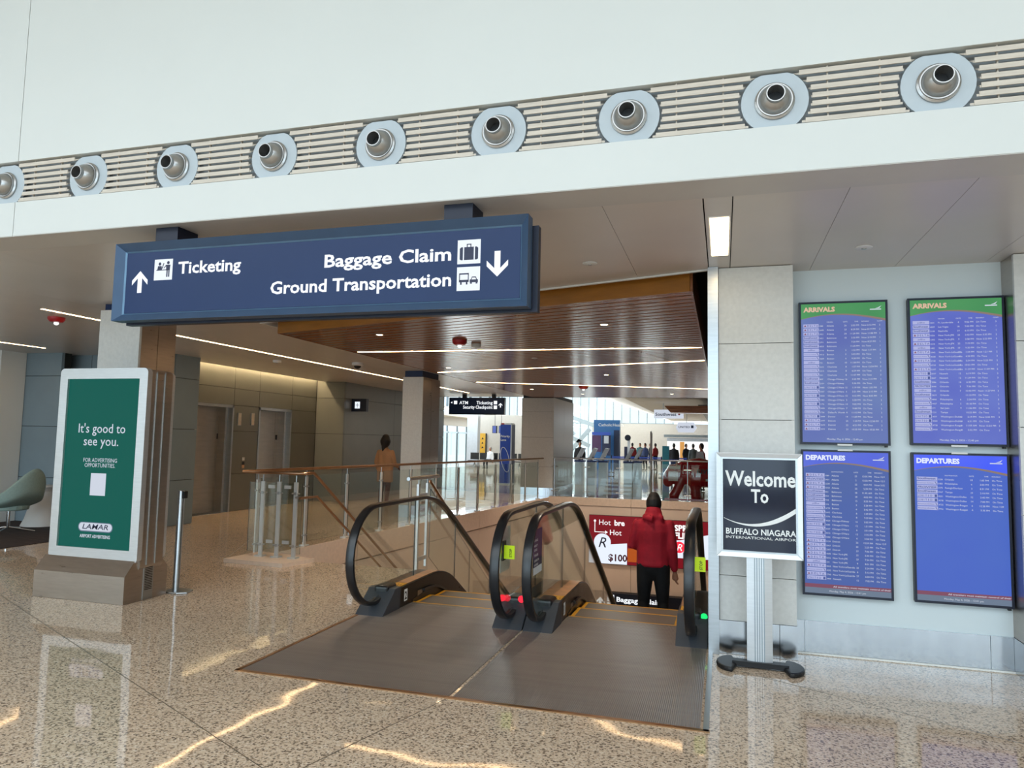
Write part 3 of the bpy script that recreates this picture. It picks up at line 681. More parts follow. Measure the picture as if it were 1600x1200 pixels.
DEP_L = rows_of('''D|1589|Atlanta|25|12:05 PM|Now 12:9
F|3401|Atlanta|2|12:32 PM|Now 12:3
D|2228|Atlanta|22|4:59 PM|Now 5:02
D|2558|Atlanta|22|5:39 PM|On Time
S|821|Baltimore|18|11:45 AM|On Time
S|854|Baltimore|18|4:05 PM|On Time
S|934|Baltimore|15|5:25 PM|On Time
J|216|Boston|3|2:28 PM|On Time
A|4779|Boston|6|5:42 PM|On Time
A|5412|Charlotte|8|1:49 PM|On Time
A|3376|Charlotte|8|7:29 PM|On Time
S|4029|Chicago-Midway|16|5:05 PM|On Time
U|4281|Chicago-O'Hare|12|1:51 PM|On Time
A|3357|Chicago-O'Hare|6|3:01 PM|On Time
U|3533|Chicago-O'Hare|12|5:35 PM|On Time
A|3482|Chicago-O'Hare|6|5:58 PM|On Time
D|2134|Detroit|22|12:59 PM|Now 12:9
D|2663|Detroit|22|2:23 PM|On Time
D|2087|Detroit|23|7:06 PM|On Time
D|4440|New York-JFK|22|2:34 PM|On Time
D|5036|New York-JFK|23|7:54 PM|On Time
J|231|New York-JFK|9|8:01 PM|On Time
D|5042|New York-LaGuardia|23|2:24 PM|On Time
A|4595|New York-LaGuardia|6|5:12 PM|On Time
D|5740|New York-LaGuardia|27|6:20 PM|On Time
U|3409|Newark|12|7:05 PM|On Time''')
DEP_R = rows_of('''S|2258|Orlando|18|1:05 PM|On Time
A|5083|Philadelphia|6|3:03 PM|On Time
F|3375|Raleigh/Durham|3|8:31 PM|On Time
S|3367|Tampa|19|2:10 PM|On Time
U|4201|Washington-Dulles|12|2:45 PM|On Time
U|4578|Washington-Dulles|14|7:00 PM|On Time
A|4725|Washington-Reagan|6|12:28 PM|Now 1:29
A|3956|Washington-Reagan|4|5:35 PM|On Time''')
WYL = 6.33
def board(x0, x1, z0, z1, kind, rows, bg, head, label):
    t = thing('flight_board', label, 'display screen', ((x0+x1)/2, WYL, z0), 'portrait flight information screens')
    yf = WYL-.06; MB().box(x0+.004, x1-.004, yf+.004, WYL-.001, z0+.004, z1-.004).build('housing', 'black', t)
    frame_ring(MB(), x0, x1, z0, z1, .017, yf-.002, yf+.02).build('bezel', 'navy_dark', t)
    a0, a1, b0, b1 = x0+.016, x1-.016, z0+.018, z1-.016; w, h = a1-a0, b1-b0; y = yf+.002
    scr = flat(MB().quad((a0, y, b0), (w, 0, 0), (0, 0, h))).build('screen', bg, t)
    arr = kind == 'A'
    # header swoosh
    top = lambda u: b1-h*(.128-.052*math.sin(PI*min(1, max(0, u*.86+.08))**.9)) if True else 0
    N = 24; hm = MB()
    for i in range(N):
        u, v = i/N, (i+1)/N; hm.add([(a0+w*u, y-.001, top(u)), (a0+w*v, y-.001, top(v)), (a0+w*v, y-.001, b1), (a0+w*u, y-.001, b1)], [(0, 1, 2, 3)])
    flat(hm).build('header_band', head, scr)
    sm = MB(); th = lambda u: .016*h*(.15+.85*u)
    for i in range(N):
        u, v = i/N, (i+1)/N; sm.add([(a0+w*u, y-.0013, top(u)-th(u)), (a0+w*v, y-.0013, top(v)-th(v)), (a0+w*v, y-.0013, top(v)), (a0+w*u, y-.0013, top(u))], [(0, 1, 2, 3)])
    flat(sm).build('header_swoosh', 'screen_brown', scr)
    hd = MB().text('ARRIVALS' if arr else 'DEPARTURES', (a0+.03*w, y-.002, b1-.058*h), .052, width=(.38 if arr else .47)*w, bold=.05)
    flat(hd).build('heading', 'screen_head' if arr else 'screen_headw', scr)
    tx = MB(); tg = MB(); tt = MB()
    lx, lz = a0+.82*w, b1-.055*h
    tx.quad((lx, y-.002, lz), (.13*w, 0, 0), (0, 0, .008)); tx.poly([(lx+.06*w, y-.002, lz+.011), (lx+.11*w, y-.002, lz+.013), (lx+.135*w, y-.002, lz+.034), (lx+.1*w, y-.002, lz+.02)])
    cols = [(.31 if arr else .335, 'ORIGIN' if arr else 'DESTINATION', 'L'), (.53 if arr else .62, 'GATE', 'C'), (.66 if arr else .8, 'TIME', 'R' if not arr else 'C'), (.72 if arr else .835, 'REMARKS', 'L')]+([(.93, 'CLAIM', 'C')] if arr else [])
    zr = b1-(.14 if arr else .146)*h
    for u, s, al in cols: tx.text(s, (a0+u*w, y-.002, zr), .0135, al=al)
    rp = (.0297 if arr else .029)*h; tw = .185 if arr else .225; tq = tw/.185
    for i, r in enumerate(rows):
        zc = zr-.033*h*.86-i*rp
        tg.quad((a0+.028*w, y-.002, zc-.0045), (tw*w, 0, 0), (0, 0, .0275))
        s = AT[r[0]]
        if s == 'DELTA':
            tt.add([(a0+.036*w, y-.003, zc+.001), (a0+.064*w, y-.003, zc+.001), (a0+.05*w, y-.003, zc+.018)], [(0, 1, 2)], 1)
            tt.text('D E L T A', (a0+.075*w, y-.003, zc+.001), .022, width=.13*tq*w, bold=.01)
        elif s == 'jetBlue': tt.text(s, (a0+(.028+tw/2)*w, y-.003, zc+.003), .019, al='C')
        elif s == 'American Airlines':
            tt.text(s, (a0+.034*w, y-.003, zc+.004), .013, width=.145*tq*w); e_ = a0+(.028+tw)*w; tt.poly([(e_-.03*w, y-.003, zc+.019), (e_-.012*w, y-.003, zc-.002), (e_-.005*w, y-.003, zc-.002), (e_-.022*w, y-.003, zc+.019)])
        elif s == 'FRONTIER': tt.text(s, (a0+.034*w, y-.003, zc+.001), .022, width=.17*tq*w, bold=.02, italic=.25)
        elif s == 'UNITED':
            tt.text('U N I T E D', (a0+.034*w, y-.003, zc+.001), .02, width=.13*tq*w, bold=.01); tt.quad((a0+(.028+tw-.034)*w, y-.003, zc-.002), (.026*w, 0, 0), (0, 0, .02))
        else: tt.text(s, (a0+.034*w, y-.003, zc+.003), .023, width=.165*tq*w, bold=.02)
        tx.text(r[1], (a0+(.035+tw)*w, y-.002, zc), .0165); tx.text(r[2], (a0+(.31 if arr else .335)*w, y-.002, zc), .0185)
        if r[3]: tx.text(r[3], (a0+cols[1][0]*w, y-.002, zc), .0185, al='C')
        tx.text(r[4], (a0+(.69 if arr else .8)*w, y-.002, zc), .0185, al='R'); tx.text(r[5], (a0+cols[3][0]*w, y-.002, zc), .0185)
        if arr: tx.text(r[6], (a0+.93*w, y-.002, zc), .0185, al='C')
    if arr: tx.text('Monday, May 4, 2026 - 12:40 pm', (a0+.5*w, y-.002, b0+.018*h), .02, al='C')
    else:
        flat(MB().quad((a0, y-.001, b0), (w, 0, 0), (0, 0, .06*h))).build('footer', 'screen_foot', scr)
        flat(MB().quad((a0, y-.0015, b0+.04*h), (w, 0, 0), (0, 0, .026*h))).build('ticker', 'screen_red', scr)
        tx.text('All travelers must maintain control of their possessions'[:45], (a0+w*.995, y-.002, b0+.047*h), .0175, al='R', width=.66*w, bold=.01)
        tx.text('Monday, May 4, 2026 - 12:41 pm', (a0+.5*w, y-.002, b0+.014*h), .02, al='C')
    flat(tx).build('flight_text', 'screen_white', scr)['kind'] = 'stuff'
    flat(tg).build('airline_tags', 'screen_tag', scr)['kind'] = 'stuff'
    flat(tt).build('airline_names', ['screen_tag_text', 'screen_red'], scr)['kind'] = 'stuff'
    zz = z0 if z0 > 1 else z1; MB().box((x0+x1)/2-.055, (x0+x1)/2+.055, yf-.004, yf+.01, zz-.007, zz+.007).build('clip', 'white_plastic', t)
    if z0 > 1 or x0 > 1: MB().box(x1-.04, x1-.02, yf, yf+.03, z0-.014, z0).build('sensor', 'black', t)
board(.608, 1.274, 1.677, 2.85, 'A', ARR_L, 'scr_arr', 'scr_green', 'left arrivals board above the column side departures board')
board(1.417, 2.086, 1.685, 2.853, 'A', ARR_R, 'scr_arr_r', 'scr_green', 'right arrivals board with green header near the photo edge')
board(.612, 1.272, .473, 1.635, 'D', DEP_L, 'scr_dep', 'scr_blue', 'left departures board full of flights beside welcome sign')
board(1.418, 2.083, .478, 1.63, 'D', DEP_R, 'scr_dep_r', 'scr_blue_r', 'right departures board mostly empty with eight flights')
# ================================================================== WELCOME SIGN STAND
wy = 5.75; ws = thing('sign_stand', 'aluminium welcome sign stand on a black foot', 'sign', (.26, wy, 0))
frame_ring(MB(), -.05, .567, .815, 1.6, .038, wy-.02, wy+.02, yin=wy-.012).build('frame', 'aluminium', ws, bev=.002)
frame_ring(MB(), -.014, .531, .851, 1.564, .012, wy-.016, wy).build('inner_frame', 'steel', ws)
MB().box(-.04, .557, wy+.0, wy+.016, .825, 1.59).build('back_panel', 'aluminium', ws)
post = flat(MB().quad((-.006, wy-.006, .86), (.53, 0, 0), (0, 0, .695))).build('poster', 'welcome_navy', ws)
q = MB(); yq = wy-.0075; sw_ = MB()
q.text('Welcome', (.015, yq, 1.352), .158, width=.505, bold=.024); q.text('To', (.265, yq, 1.228), .14, al='C', width=.125, bold=.024)
q.text('BUFFALO NIAGARA', (.02, yq, .985), .062, width=.5, bold=.02); q.text('INTERNATIONAL AIRPORT'[:20], (.02, yq, .952), .027, width=.5, bold=.005)
N = 20
for i in range(N):
    u, v = i/N, (i+1)/N; c = lambda u: 1.104-.249*u+.325*u*u; tk = lambda u: .003+.034*min(u*1.3, 1)**1.3
    sw_.add([(.005+.52*u, yq, c(u)-tk(u)*.5), (.005+.52*v, yq, c(v)-tk(v)*.5), (.005+.52*v, yq, c(v)+tk(v)*.5), (.005+.52*u, yq, c(u)+tk(u)*.5)], [(0, 1, 2, 3)])
pieces(q, 'lettering', 'letter_white', post); flat(sw_).build('swoosh', 'letter_white', post)
pp = MB(); prof = [(.166, wy+.0), (.352, wy+.0), (.352, wy+.05), (.166, wy+.05)]
pole = MB().pz([(.168, wy+.02), (.222, wy+.006), (.296, wy+.006), (.35, wy+.02), (.35, wy+.055), (.168, wy+.055)], .03, .95).build('pole', 'aluminium', ws)
for i in range(5): MB().box(.222+.0165*i, .228+.0165*i, wy-.001, wy+.007, .03, .815).build('rib', 'mullion', pole)
MB().box(.06, .46, wy-.02, wy+.06, .012, .05).build('cross_bar', 'black', ws)
for s, cx in ((-1, .06), (1, .455)):
    pr = []
    for i in range(13):
        a = -PI/2+PI*i/12; pr.append((cx+s*(.0+.115*math.cos(a)), wy+.02+.17*math.sin(a)))
    pr += [(cx-s*.03, wy+.06), (cx-s*.03, wy-.02)]
    MB().pz(pr, 0, .035).build('foot', 'black', ws, bev=.012)
# ================================================================== ADVERTISING KIOSK
kx0, kx1, ky = -6.655, -5.53, 5.775
kk = thing('advertising_kiosk', 'green advertising screen kiosk with brushed metal case', 'kiosk', (-6.1, 5.93, 0))
def rrect(x0, x1, z0, z1, r, n=6):
    out = []
    for cx, cz, a in ((x1-r, z0+r, -PI/2), (x1-r, z1-r, 0), (x0+r, z1-r, PI/2), (x0+r, z0+r, PI)):
        out += [(cx+r*math.cos(a+PI/2*i/n), cz+r*math.sin(a+PI/2*i/n)) for i in range(n+1)]
    return out
o_, i_ = rrect(kx0, kx1, .375, 2.318, .05), rrect(-6.555, -5.63, .495, 2.21, .004)
fr = MB(); n = len(o_)
fr.add([(x, ky, z) for x, z in o_]+[(x, ky, z) for x, z in i_]+[(x, ky+.06, z) for x, z in o_]+[(x, ky+.03, z) for x, z in i_],
       [(i, (i+1) % n, n+(i+1) % n, n+i) for i in range(n)]+[(i, 2*n+i, 2*n+(i+1) % n, (i+1) % n) for i in range(n)]+[(n+i, n+(i+1) % n, 3*n+(i+1) % n, 3*n+i) for i in range(n)])
fr.build('front_frame', 'aluminium', kk)
body = MB().py(rrect(kx0+.005, kx1-.005, .3, 2.31, .05), ky+.05, 6.12).build('body', 'steel_warm', kk)
MB().box(kx1-.006, kx1+.004, 5.90, 5.907, .35, 2.29).build('seam_strip', 'steel', body); MB().box(kx1-.006, kx1+.004, 6.01, 6.017, .35, 2.29).build('seam_strip', 'steel', body)
MB().py(rrect(kx0+.01, kx1-.01, .38, 2.3, .05), 6.12, 6.16).build('rear_frame', 'aluminium', kk)
scr = flat(MB().quad((-6.56, ky+.022, .49), (.935, 0, 0), (0, 0, 1.725))).build('screen', 'ad_green', kk)
T = MB(); ys = ky+.02
T.text("It's good to", (-6.09, ys, 1.655), .135, al='C', width=.60, bold=.003); T.text('see you.', (-6.09, ys, 1.525), .135, al='C', width=.445, bold=.003)
T.text('FOR ADVERTISING', (-6.085, ys, 1.357), .058, al='C', width=.43); T.text('OPPORTUNITIES.', (-6.085, ys, 1.305), .058, al='C', width=.39)
T.text('AIRPORT ADVERTISING', (-6.09, ys, .595), .046, al='C', width=.385, bold=.02)
pieces(T, 'lettering', 'screen_white', scr)
flat(MB().quad((-6.19, ys, 1.02), (.195, 0, 0), (0, 0, .225))).build('pale_square', 'screen_white', scr)
lg = flat(MB().poly([(x, ys, z) for x, z in rrect(-6.31, -5.87, .655, .75, .047)])).build('logo_pill', 'screen_foot', scr)
flat(MB().poly([(x, ys-.0005, z) for x, z in rrect(-6.30, -5.88, .665, .743, .038)])).build('logo_pill_face', 'screen_white', lg)
flat(MB().text('LAMAR', (-6.09, ys-.001, .682), .072, al='C', width=.33, bold=.012, italic=.2)).build('logo_text', 'print_dark', lg)
bs = MB(); bs.px([(5.66, .002), (5.66, .265), (5.775, .40), (6.12, .40), (6.215, .3), (6.215, .002)], -6.69, -5.553)
bso = bs.build('base', 'steel_warm', kk)
vp = MB().box(-5.556, -5.546, 5.895, 6.02, .005, .41).build('vent_panel', 'steel', bso)
for i in range(14): MB().box(-5.547, -5.543, 5.91, 6.005, .10+i*.0165, .107+i*.0165).build('vent_slot', 'black', kk)
# stanchion
st = thing('stanchion_post', 'steel retractable belt stanchion beside the kiosk', 'stanchion', (-5.53, 6.33, 0))
MB().lathe([(.17, 0), (.17, .008), (.15, .02), (.05, .035), (.035, .05)], (-5.53, 6.33, 0), Z, 4).build('base', 'steel', st) if 0 else MB().pz([(-5.66, 6.235), (-5.44, 6.235), (-5.36, 6.3), (-5.42, 6.46), (-5.64, 6.46)], 0, .018).build('base', 'steel', st, bev=.006)
MB().lathe([(.034, .018), (.034, 1.05), (.03, 1.06)], (-5.53, 6.33, 0), Z, 20).build('tube', 'steel', st, smooth=True)
MB().box(-5.512, -5.478, 6.31, 6.37, .98, 1.055).build('belt_head', 'black', st, bev=.004)
# ================================================================== ESCALATORS
def hr_path(y1=16.0):
    p = [(6.56, .10), (6.46, .075), (6.36, .09)]
    cy, cz, r = 6.2, .565, .455
    for i in range(19):
        a = math.radians(-72-(198)*i/18); p.append((cy+r*math.cos(a), cz+r*math.sin(a)))
    R = 1.7
    p += [(6.7, 1.02)]+[(7.25+R*math.sin(math.radians(a)), 1.02-R*(1-math.cos(math.radians(a)))) for a in range(0, 31, 5)]
    y, z = p[-1]; p.append((y1, z-(y1-y)*math.tan(PI/6))); return p
def top_path(y0, z0, yb, R, y1):
    p = [(y0, z0)]+[(yb+R*math.sin(math.radians(a)), z0-R*(1-math.cos(math.radians(a)))) for a in range(0, 31, 5)]
    y, z = p[-1]; return p+[(y1, z-(y1-y)*math.tan(PI/6))]
def zat(path, y):
    for (a, b), (c, d) in zip(path[:-1], path[1:]):
        if a <= y <= c: return b+(d-b)*(y-a)/(c-a)
    return path[-1][1]
HRP = hr_path(); DECK = top_path(6.42, .2, 7.4, 1.25, 16.0); STEP = top_path(6.8, .0, 7.15, 1.2, 16.0)
hr_up = [q for q in HRP[12:]]
hr_prof = [(-.042, -.006), (-.038, .012), (-.02, .02), (.02, .02), (.038, .012), (.042, -.006), (.036, -.018), (-.036, -.018)]
def balustrade(esc, x0, x1, inner, num):
    xc = (x0+x1)/2; xi = x1 if inner > 0 else x0
    hd = MB().sweep([(xc, y, z) for y, z in HRP], hr_prof, side=X).build('handrail', 'black_rubber', esc, smooth=True)
    # glass: newel panel and raking panels
    g = [(6.75, .19)]+[(6.2+.425*math.cos(math.radians(-60-210*i/16)), max(.565+.425*math.sin(math.radians(-60-210*i/16)), .19 if math.cos(math.radians(-60-210*i/16)) > .3 else 0)) for i in range(17)]
    g = [(6.55, .15), (6.42, .2)]+[(6.2+.43*math.cos(math.radians(-50-220*i/18)), .565+.43*math.sin(math.radians(-50-220*i/18))) for i in range(1, 19)]+[(7.12, .99), (7.12, .17)]
    glass_box(MB(), [(xc-.005, y, z) for y, z in g], (.01, 0, 0)).build('glass_panel', ['glass', 'glass_edge'], esc)
    ys = [7.128, 8.35, 9.75, 11.15, 12.55, 13.95]
    for a, b in zip(ys[:-1], ys[1:]):
        b -= .008; k = 5
        up = [(a+(b-a)*i/k, zat(hr_up, a+(b-a)*i/k)-.025) for i in range(k+1)]; dn = [(a+(b-a)*i/k, zat(DECK, a+(b-a)*i/k)-.03) for i in range(k+1)]
        glass_box(MB(), [(xc-.005, y, z) for y, z in up+dn[::-1]], (.01, 0, 0)).build('glass_panel', ['glass', 'glass_edge'], esc)
    prof = [(6.17, .004)]+[(y, z) for y, z in DECK]+[(16, DECK[-1][1]-.6), (8.6, zat(DECK, 8.6)-.6), (7.6, -.4), (6.95, -.35), (6.85, .004)]
    dk = MB().px(prof, x0+.006, x1-.006).build('decking', 'black_metal', esc, bev=.008)
    MB().sweep([(xc+inner*.055, y, z+.004) for y, z in [(6.74, .2), (7.0, .2), (7.2, .2)]+DECK[1:8]+[(8.3, zat(DECK, 8.3)), (9.5, zat(DECK, 9.5))]], [(-.058, -.003), (.058, -.003), (.058, .001), (-.058, .001)], side=X).build('deck_strip', 'copper_deck', dk)
    lb = MB().box(xc+inner*.055-.055, xc+inner*.055+.055, 6.53, 6.73, .2, .2035).build('warning_label', 'yellow', dk)
    for dx, dy in ((-.03, .06), (.01, .05), (.035, .08), (-.01, .12)): MB().box(xc+inner*.055+dx-.006, xc+inner*.055+dx+.006, 6.53+dy, 6.56+dy, .2035, .204).build('symbol', 'black', lb)
    nb = MB().px([(6.13, .004), (6.40, .212), (6.53, .212), (6.50, .004)], x0+.002, x1-.002).build('newel_base', 'dark_plastic', esc, bev=.006)
    MB().box(xc-.075, xc+.075, 6.36, 6.58, .1, .24).build('handrail_inlet', 'black_rubber', nb, bev=.03, seg=3)
    MB().box(xc-.012, xc-.009, 6.132, 6.3, .01, .12).build('seam', 'black', nb) if 0 else None
    sk = MB().px([(6.8, .03)]+[(y, z+.06) for y, z in STEP[1:]]+[(16, STEP[-1][1]-.25), (8.6, zat(STEP, 8.6)-.3), (6.8, -.1)], xi-.012 if inner > 0 else xi, xi if inner > 0 else xi+.012)
    sko = sk.build('skirt', 'black_rubber', esc)
    sgn = 1 if inner > 0 else -1
    MB().sweep([(xi+sgn*.012, y, z+.085) for y, z in [(7.05, 0)]+STEP[1:]], [(-.012, -.012), (.012, -.012), (.012, .012), (-.012, .012)], side=X).build('skirt_brush', 'black_rubber', sko)
    if inner > 0 and num:
        p = flat(MB().quad((x1-.0035, 6.60, .052), (0, .075, 0), (0, 0, .115))).build('number_plate', 'letter_white', dk)
        flat(MB().text(num, (x1-.003, 6.613, .07), .105, right=Y, up=Z, bold=.03)).build('number', 'black', p)
        flat(MB().quad((x1-.0035, 6.93, .035), (0, .12, 0), (0, 0, .06))).build('rating_plate', 'steel_warm', dk)
def escalator(label, xa, xb, xc_, xd, num):
    e = thing('escalator', label, 'escalator', ((xa+xd)/2, 6.6, 0), 'pair of escalators going down')
    pl = MB().box(xa+.045 if xa < -3 else xa+.012, xd-.01, 4.435, 6.72, .001, .006).build('landing_plate', 'ribbed_plate', e)
    MB().box(xb+.003, xc_-.003, 6.72, 6.8, .001, .008).build('comb_plate', 'ribbed_plate', e)
    MB().box(xb+.003, xc_-.003, 6.795, 6.812, .0, .0095).build('comb_line', 'yellow', e)
    s0 = None
    for k in range(21):
        y = 6.815+.405*k; z = zat(STEP, min(y+.2, 15.9))
        if s0 is None:
            s = MB().box(xb+.012, xc_-.012, y+.003, y+.402, -.03, 0); s.px([(y+.402, -.03), (y+.402, 0), (y+.40, -.25), (y+.37, -.25)], xb+.012, xc_-.012)
            s0 = s.build('step', 'step_tread', e)
            MB().box(xb+.014, xc_-.014, y+.372, y+.40, -.001, .0012).build('edge_line', 'yellow', s0)
            for a, b in ((xb+.014, xb+.05), (xc_-.05, xc_-.014)): MB().box(a, b, y+.006, y+.372, -.001, .0012).build('edge_line', 'yellow', s0)
            s0.location.z = z
        else:
            c = copy_tree(s0, e); c.location = (0, .405*k, z)
    balustrade(e, xa, xb, 1, num); balustrade(e, xc_, xd, -1, None)
    return e
e1 = escalator('left escalator with yellow lined steps beside the stairs', -3.32, -3.03, -1.97, -1.695, '2')
e2 = escalator('right escalator carrying the man in red', -1.688, -1.418, -.385, -.125, '1')
for e, px, py, z, c in ((e1, 785, 934, .225, 'red_led'), (e2, 815, 936, .225, 'red_led'), (e2, 1100, 964, .2, 'green_led')):
    p = onz(px, py, z); MB().lathe([(.03, 0), (.03, .012), (.02, .02)], p, -Y, 20).build('indicator_lamp', c, e)
for e, xx, y0 in ((e1, -1.85, 5.93), (e2, -.262, 5.95)):
    b = MB().box(xx-.05, xx+.03, y0+.03, y0+.12, .62, .79).build('stop_box', 'black', e, bev=.008)
    MB().lathe([(.022, 0), (.022, .012)], (xx, y0+.03, .7), -Y, 16).build('stop_button', 'red_plastic', b)
    tg_ = MB().box(xx+.028, xx+.125, y0+.05, y0+.054, .64, .755).build('tag', 'neon_tag', b)
    flat(MB().text('STOP', (xx+.1, y0+.049, .655), .03, right=Z, up=-X, bold=.02)).build('tag_text', 'black', tg_)
# safety notices on the glass
def notice(e, x, y0, y1, back):
    pl = MB().box(x-.002, x+.002, y0, y1, .52, .90).build('safety_notice', 'print_purple' if not back else 'paper', e)
    if back: return
    yv, xr = y0, x+.003
    MB().box(x-.002, x+.0025, y0, y1, .585, .66).build('notice_band', 'print_navy', pl); MB().box(x-.002, x+.0028, y0, y1, .52, .583).build('notice_foot', 'paper', pl)
    t = MB(); z = .80
    for s in ('LUGGAGE', 'MOBILITY', 'DEVICES', 'STROLLERS', 'LEANING ON', 'HANDRAILS'):
        t.text(s, (x+.0035, y0+.02, z), .026, right=Y, up=Z, bold=.02); z -= .036 if s in ('MOBILITY', 'LEANING ON') else .045
    flat(t).build('notice_text', 'letter_white', pl)
notice(e2, -1.545, 5.93, 6.22, False); notice(e1, -1.84, 5.93, 6.22, True)
ed = struct('trim_1', (-1.7, 4.43, 0), 'metal edge frame round the escalator landing plates')
MB().box(-3.31, -3.28, 4.405, 6.2, 0, .007).build('edge', 'brass_edge', ed); MB().box(-3.31, -.08, 4.40, 4.432, 0, .007).build('edge', 'brass_edge', ed); MB().box(-.118, -.085, 4.405, 6.03, 0, .007).build('edge', 'steel', ed)
# ================================================================== STAIR AND GUARDRAILS
stp = thing('staircase', 'staircase going down beside the left escalator', 'stairs', (-4.5, 8.6, 0)); s0 = None
for k in range(22):
    if s0 is None: s0 = MB().box(-5.3, -3.8, 8.5, 8.79, -.25, -.17).build('step', 'curb_stone', stp)
    else: c = s0.copy(); COL.objects.link(c); c.parent = stp; c.location = (0, .268*k, -.17*k)
def post(par, x, y, z0, h, ax, mt='post_white'):      # flat post with plate, spigot and glass clamps; ax = unit vector along the rail
    ax = Vector(ax); n = Vector((-ax.y, ax.x, 0))
    c = Vector((x, y, z0)); b = MB(); b.extr([c+ax*i*.027+n*j*.012 for i, j in ((-1, -1), (1, -1), (1, 1), (-1, 1))], (0, 0, h-.1))
    p = b.build('post', mt, par)
    MB().extr([c+ax*i*.06+n*j*.05 for i, j in ((-1, -1), (1, -1), (1, 1), (-1, 1))], (0, 0, .018)).build('base_plate', mt, p)
    MB().tube([c+Z*(h-.11), c+Z*(h-.01)], .007, 8).build('spigot', 'steel', p)
    for zz in (.16, h-.25):
        MB().tube([c+Z*zz-ax*.06, c+Z*zz+ax*.06], .011, 8).build('clamp', 'steel', p)
        MB().lathe([(.02, -.026), (.02, .026)], c+Z*zz, n, 12).build('clamp_disc', 'steel', p)
    return p
RZ = 1.17
g1 = thing('glass_guardrail', 'long glass guardrail along the left side of the opening', 'guardrail', (-5.6, 14.5, 0))
o1 = nl*.07
sp = [0.14+1.065*i for i in range(12)]
for s in sp:
    c = A+dl*s+o1; post(g1, c.x, c.y, .0, RZ-.02, dl)
for a, b in zip(sp[:-1], sp[1:]):
    p, q = A+dl*(a+.05)+o1, A+dl*(b-.05)+o1
    glass_box(MB(), [p+Z*.06, q+Z*.06, q+Z*(RZ-.1), p+Z*(RZ-.1)], -nl*.012).build('glass_panel', ['glass', 'glass_edge'], g1)
MB().tube([A+o1+Z*RZ-dl*.12, Bq+o1-dl*.35+Z*RZ], .023, 12).build('top_rail', 'bronze_rail', g1, smooth=True)
smesh(MB().pz([(-6.28, 8.02), (-5.36, 7.97), (-5.22, 8.48), (-6.22, 8.72)], 0, .05), 'trim_2', 'curb_stone', 'stone plinth under the guardrail end')
g2 = thing('glass_guardrail', 'short glass guardrail on the plinth at the stair head', 'guardrail', (-5.8, 8.42, 0))
rx = -5.35
for x in (-5.97, -5.72, -5.46): post(g2, x, 8.36, .05, RZ-.07, X)
for a, b in ((-6.22, -5.75), (-5.74, -5.4)): glass_box(MB(), [(a, 8.41, .1), (b, 8.41, .1), (b, 8.41, 1.03), (a, 8.41, 1.03)], (0, .012, 0)).build('glass_panel', ['glass', 'glass_edge'], g2)
MB().tube([(-6.30, 8.36, RZ), (-5.42, 8.36, RZ), (rx, 8.42, RZ), (rx, 8.6, RZ), (rx, 14.5, RZ-5.9*.637)], .022, 10).build('top_rail', 'bronze_rail', g2, smooth=True)
for x in (-5.9, -5.65):
    for zz in (.25, .98): MB().box(x, x+.1, 8.37, 8.385, zz-.022, zz+.022).build('bracket', 'post_white', g2)
sr = thing('stair_handrail', 'lower bronze handrail sloping down the stair', 'handrail', (rx, 8.4, 0))
MB().tube([(rx, 8.28, .85), (rx, 8.7, .845), (rx, 14.5, .845-5.8*.637)], .018, 10).build('rail', 'bronze_rail', sr, smooth=True)
MB().tube([(-5.46, 8.36, .85), (rx, 8.36, .85)], .02, 10).build('wall_bracket', 'steel', sr)
for y in (9.6, 10.6): MB().tube([(rx, y, .845-(y-8.7)*.637-.06), (rx, y, .845-(y-8.7)*.637)], .008, 8).build('bracket', 'steel', sr)
g3 = thing('stair_balustrade', 'twin post balustrade between stair and left escalator', 'balustrade', (-3.75, 8.7, 0))
for y, w in ((8.52, .05), (8.80, .03)): MB().box(-3.775, -3.745, y-w/2, y+w/2, 0, 1.08).build('post', 'post_white', g3)
for zz in (.12, .93): MB().box(-3.77, -3.75, 8.52, 8.8, zz-.025, zz+.025).build('cross_piece', 'post_white', g3)
MB().tube([(-3.76, 8.2, 1.16), (-3.76, 9.18, 1.16)], .024, 12).build('top_rail', 'steel', g3, smooth=True)
for y in (8.52, 8.8): MB().tube([(-3.76, y, 1.06), (-3.76, y, 1.15)], .008, 8).build('spigot', 'steel', g3)
MB().tube([(-3.76, 8.9, 1.10), (-3.76, 14.5, 1.10-5.6*.645)], .02, 10).build('sloping_rail', 'bronze_rail', g3, smooth=True)
MB().tube([(-3.84, 8.75, .82), (-3.84, 9.0, .82), (-3.84, 14.5, .82-5.5*.645)], .018, 10).build('lower_rail', 'bronze_rail', g3, smooth=True)
for a, b in ((8.9, 10.5), (10.52, 12.2)):
    f_ = lambda y, o: 1.10-(y-8.9)*.645+o
    glass_box(MB(), [(-3.76, a, f_(a, -1.0)), (-3.76, b, f_(b, -1.0)), (-3.76, b, f_(b, -.1)), (-3.76, a, f_(a, -.1))], (.012, 0, 0)).build('glass_panel', ['glass', 'glass_edge'], g3)
g4 = thing('glass_guardrail', 'glass guardrail on the far side of the opening', 'guardrail', (-2.5, 21.2, 0))
gx = [-4.9+.98*i for i in range(6)]
for x in gx:
    b = MB().box(x-.01, x+.01, 21.185, 21.21, .03, RZ).build('post', 'steel', g4)
    MB().box(x-.05, x+.05, 21.15, 21.25, .03, .05).build('base_plate', 'steel', b)
    for zz in (.2, .93): MB().tube([(x-.1, 21.2, zz), (x+.1, 21.2, zz)], .014, 8).build('clamp', 'steel', b)
for a, b in zip(gx[:-1], gx[1:]): glass_box(MB(), [(a+.03, 21.2, .1), (b-.03, 21.2, .1), (b-.03, 21.2, 1.08), (a+.03, 21.2, 1.08)], (0, .012, 0)).build('glass_panel', ['glass', 'glass_edge'], g4)
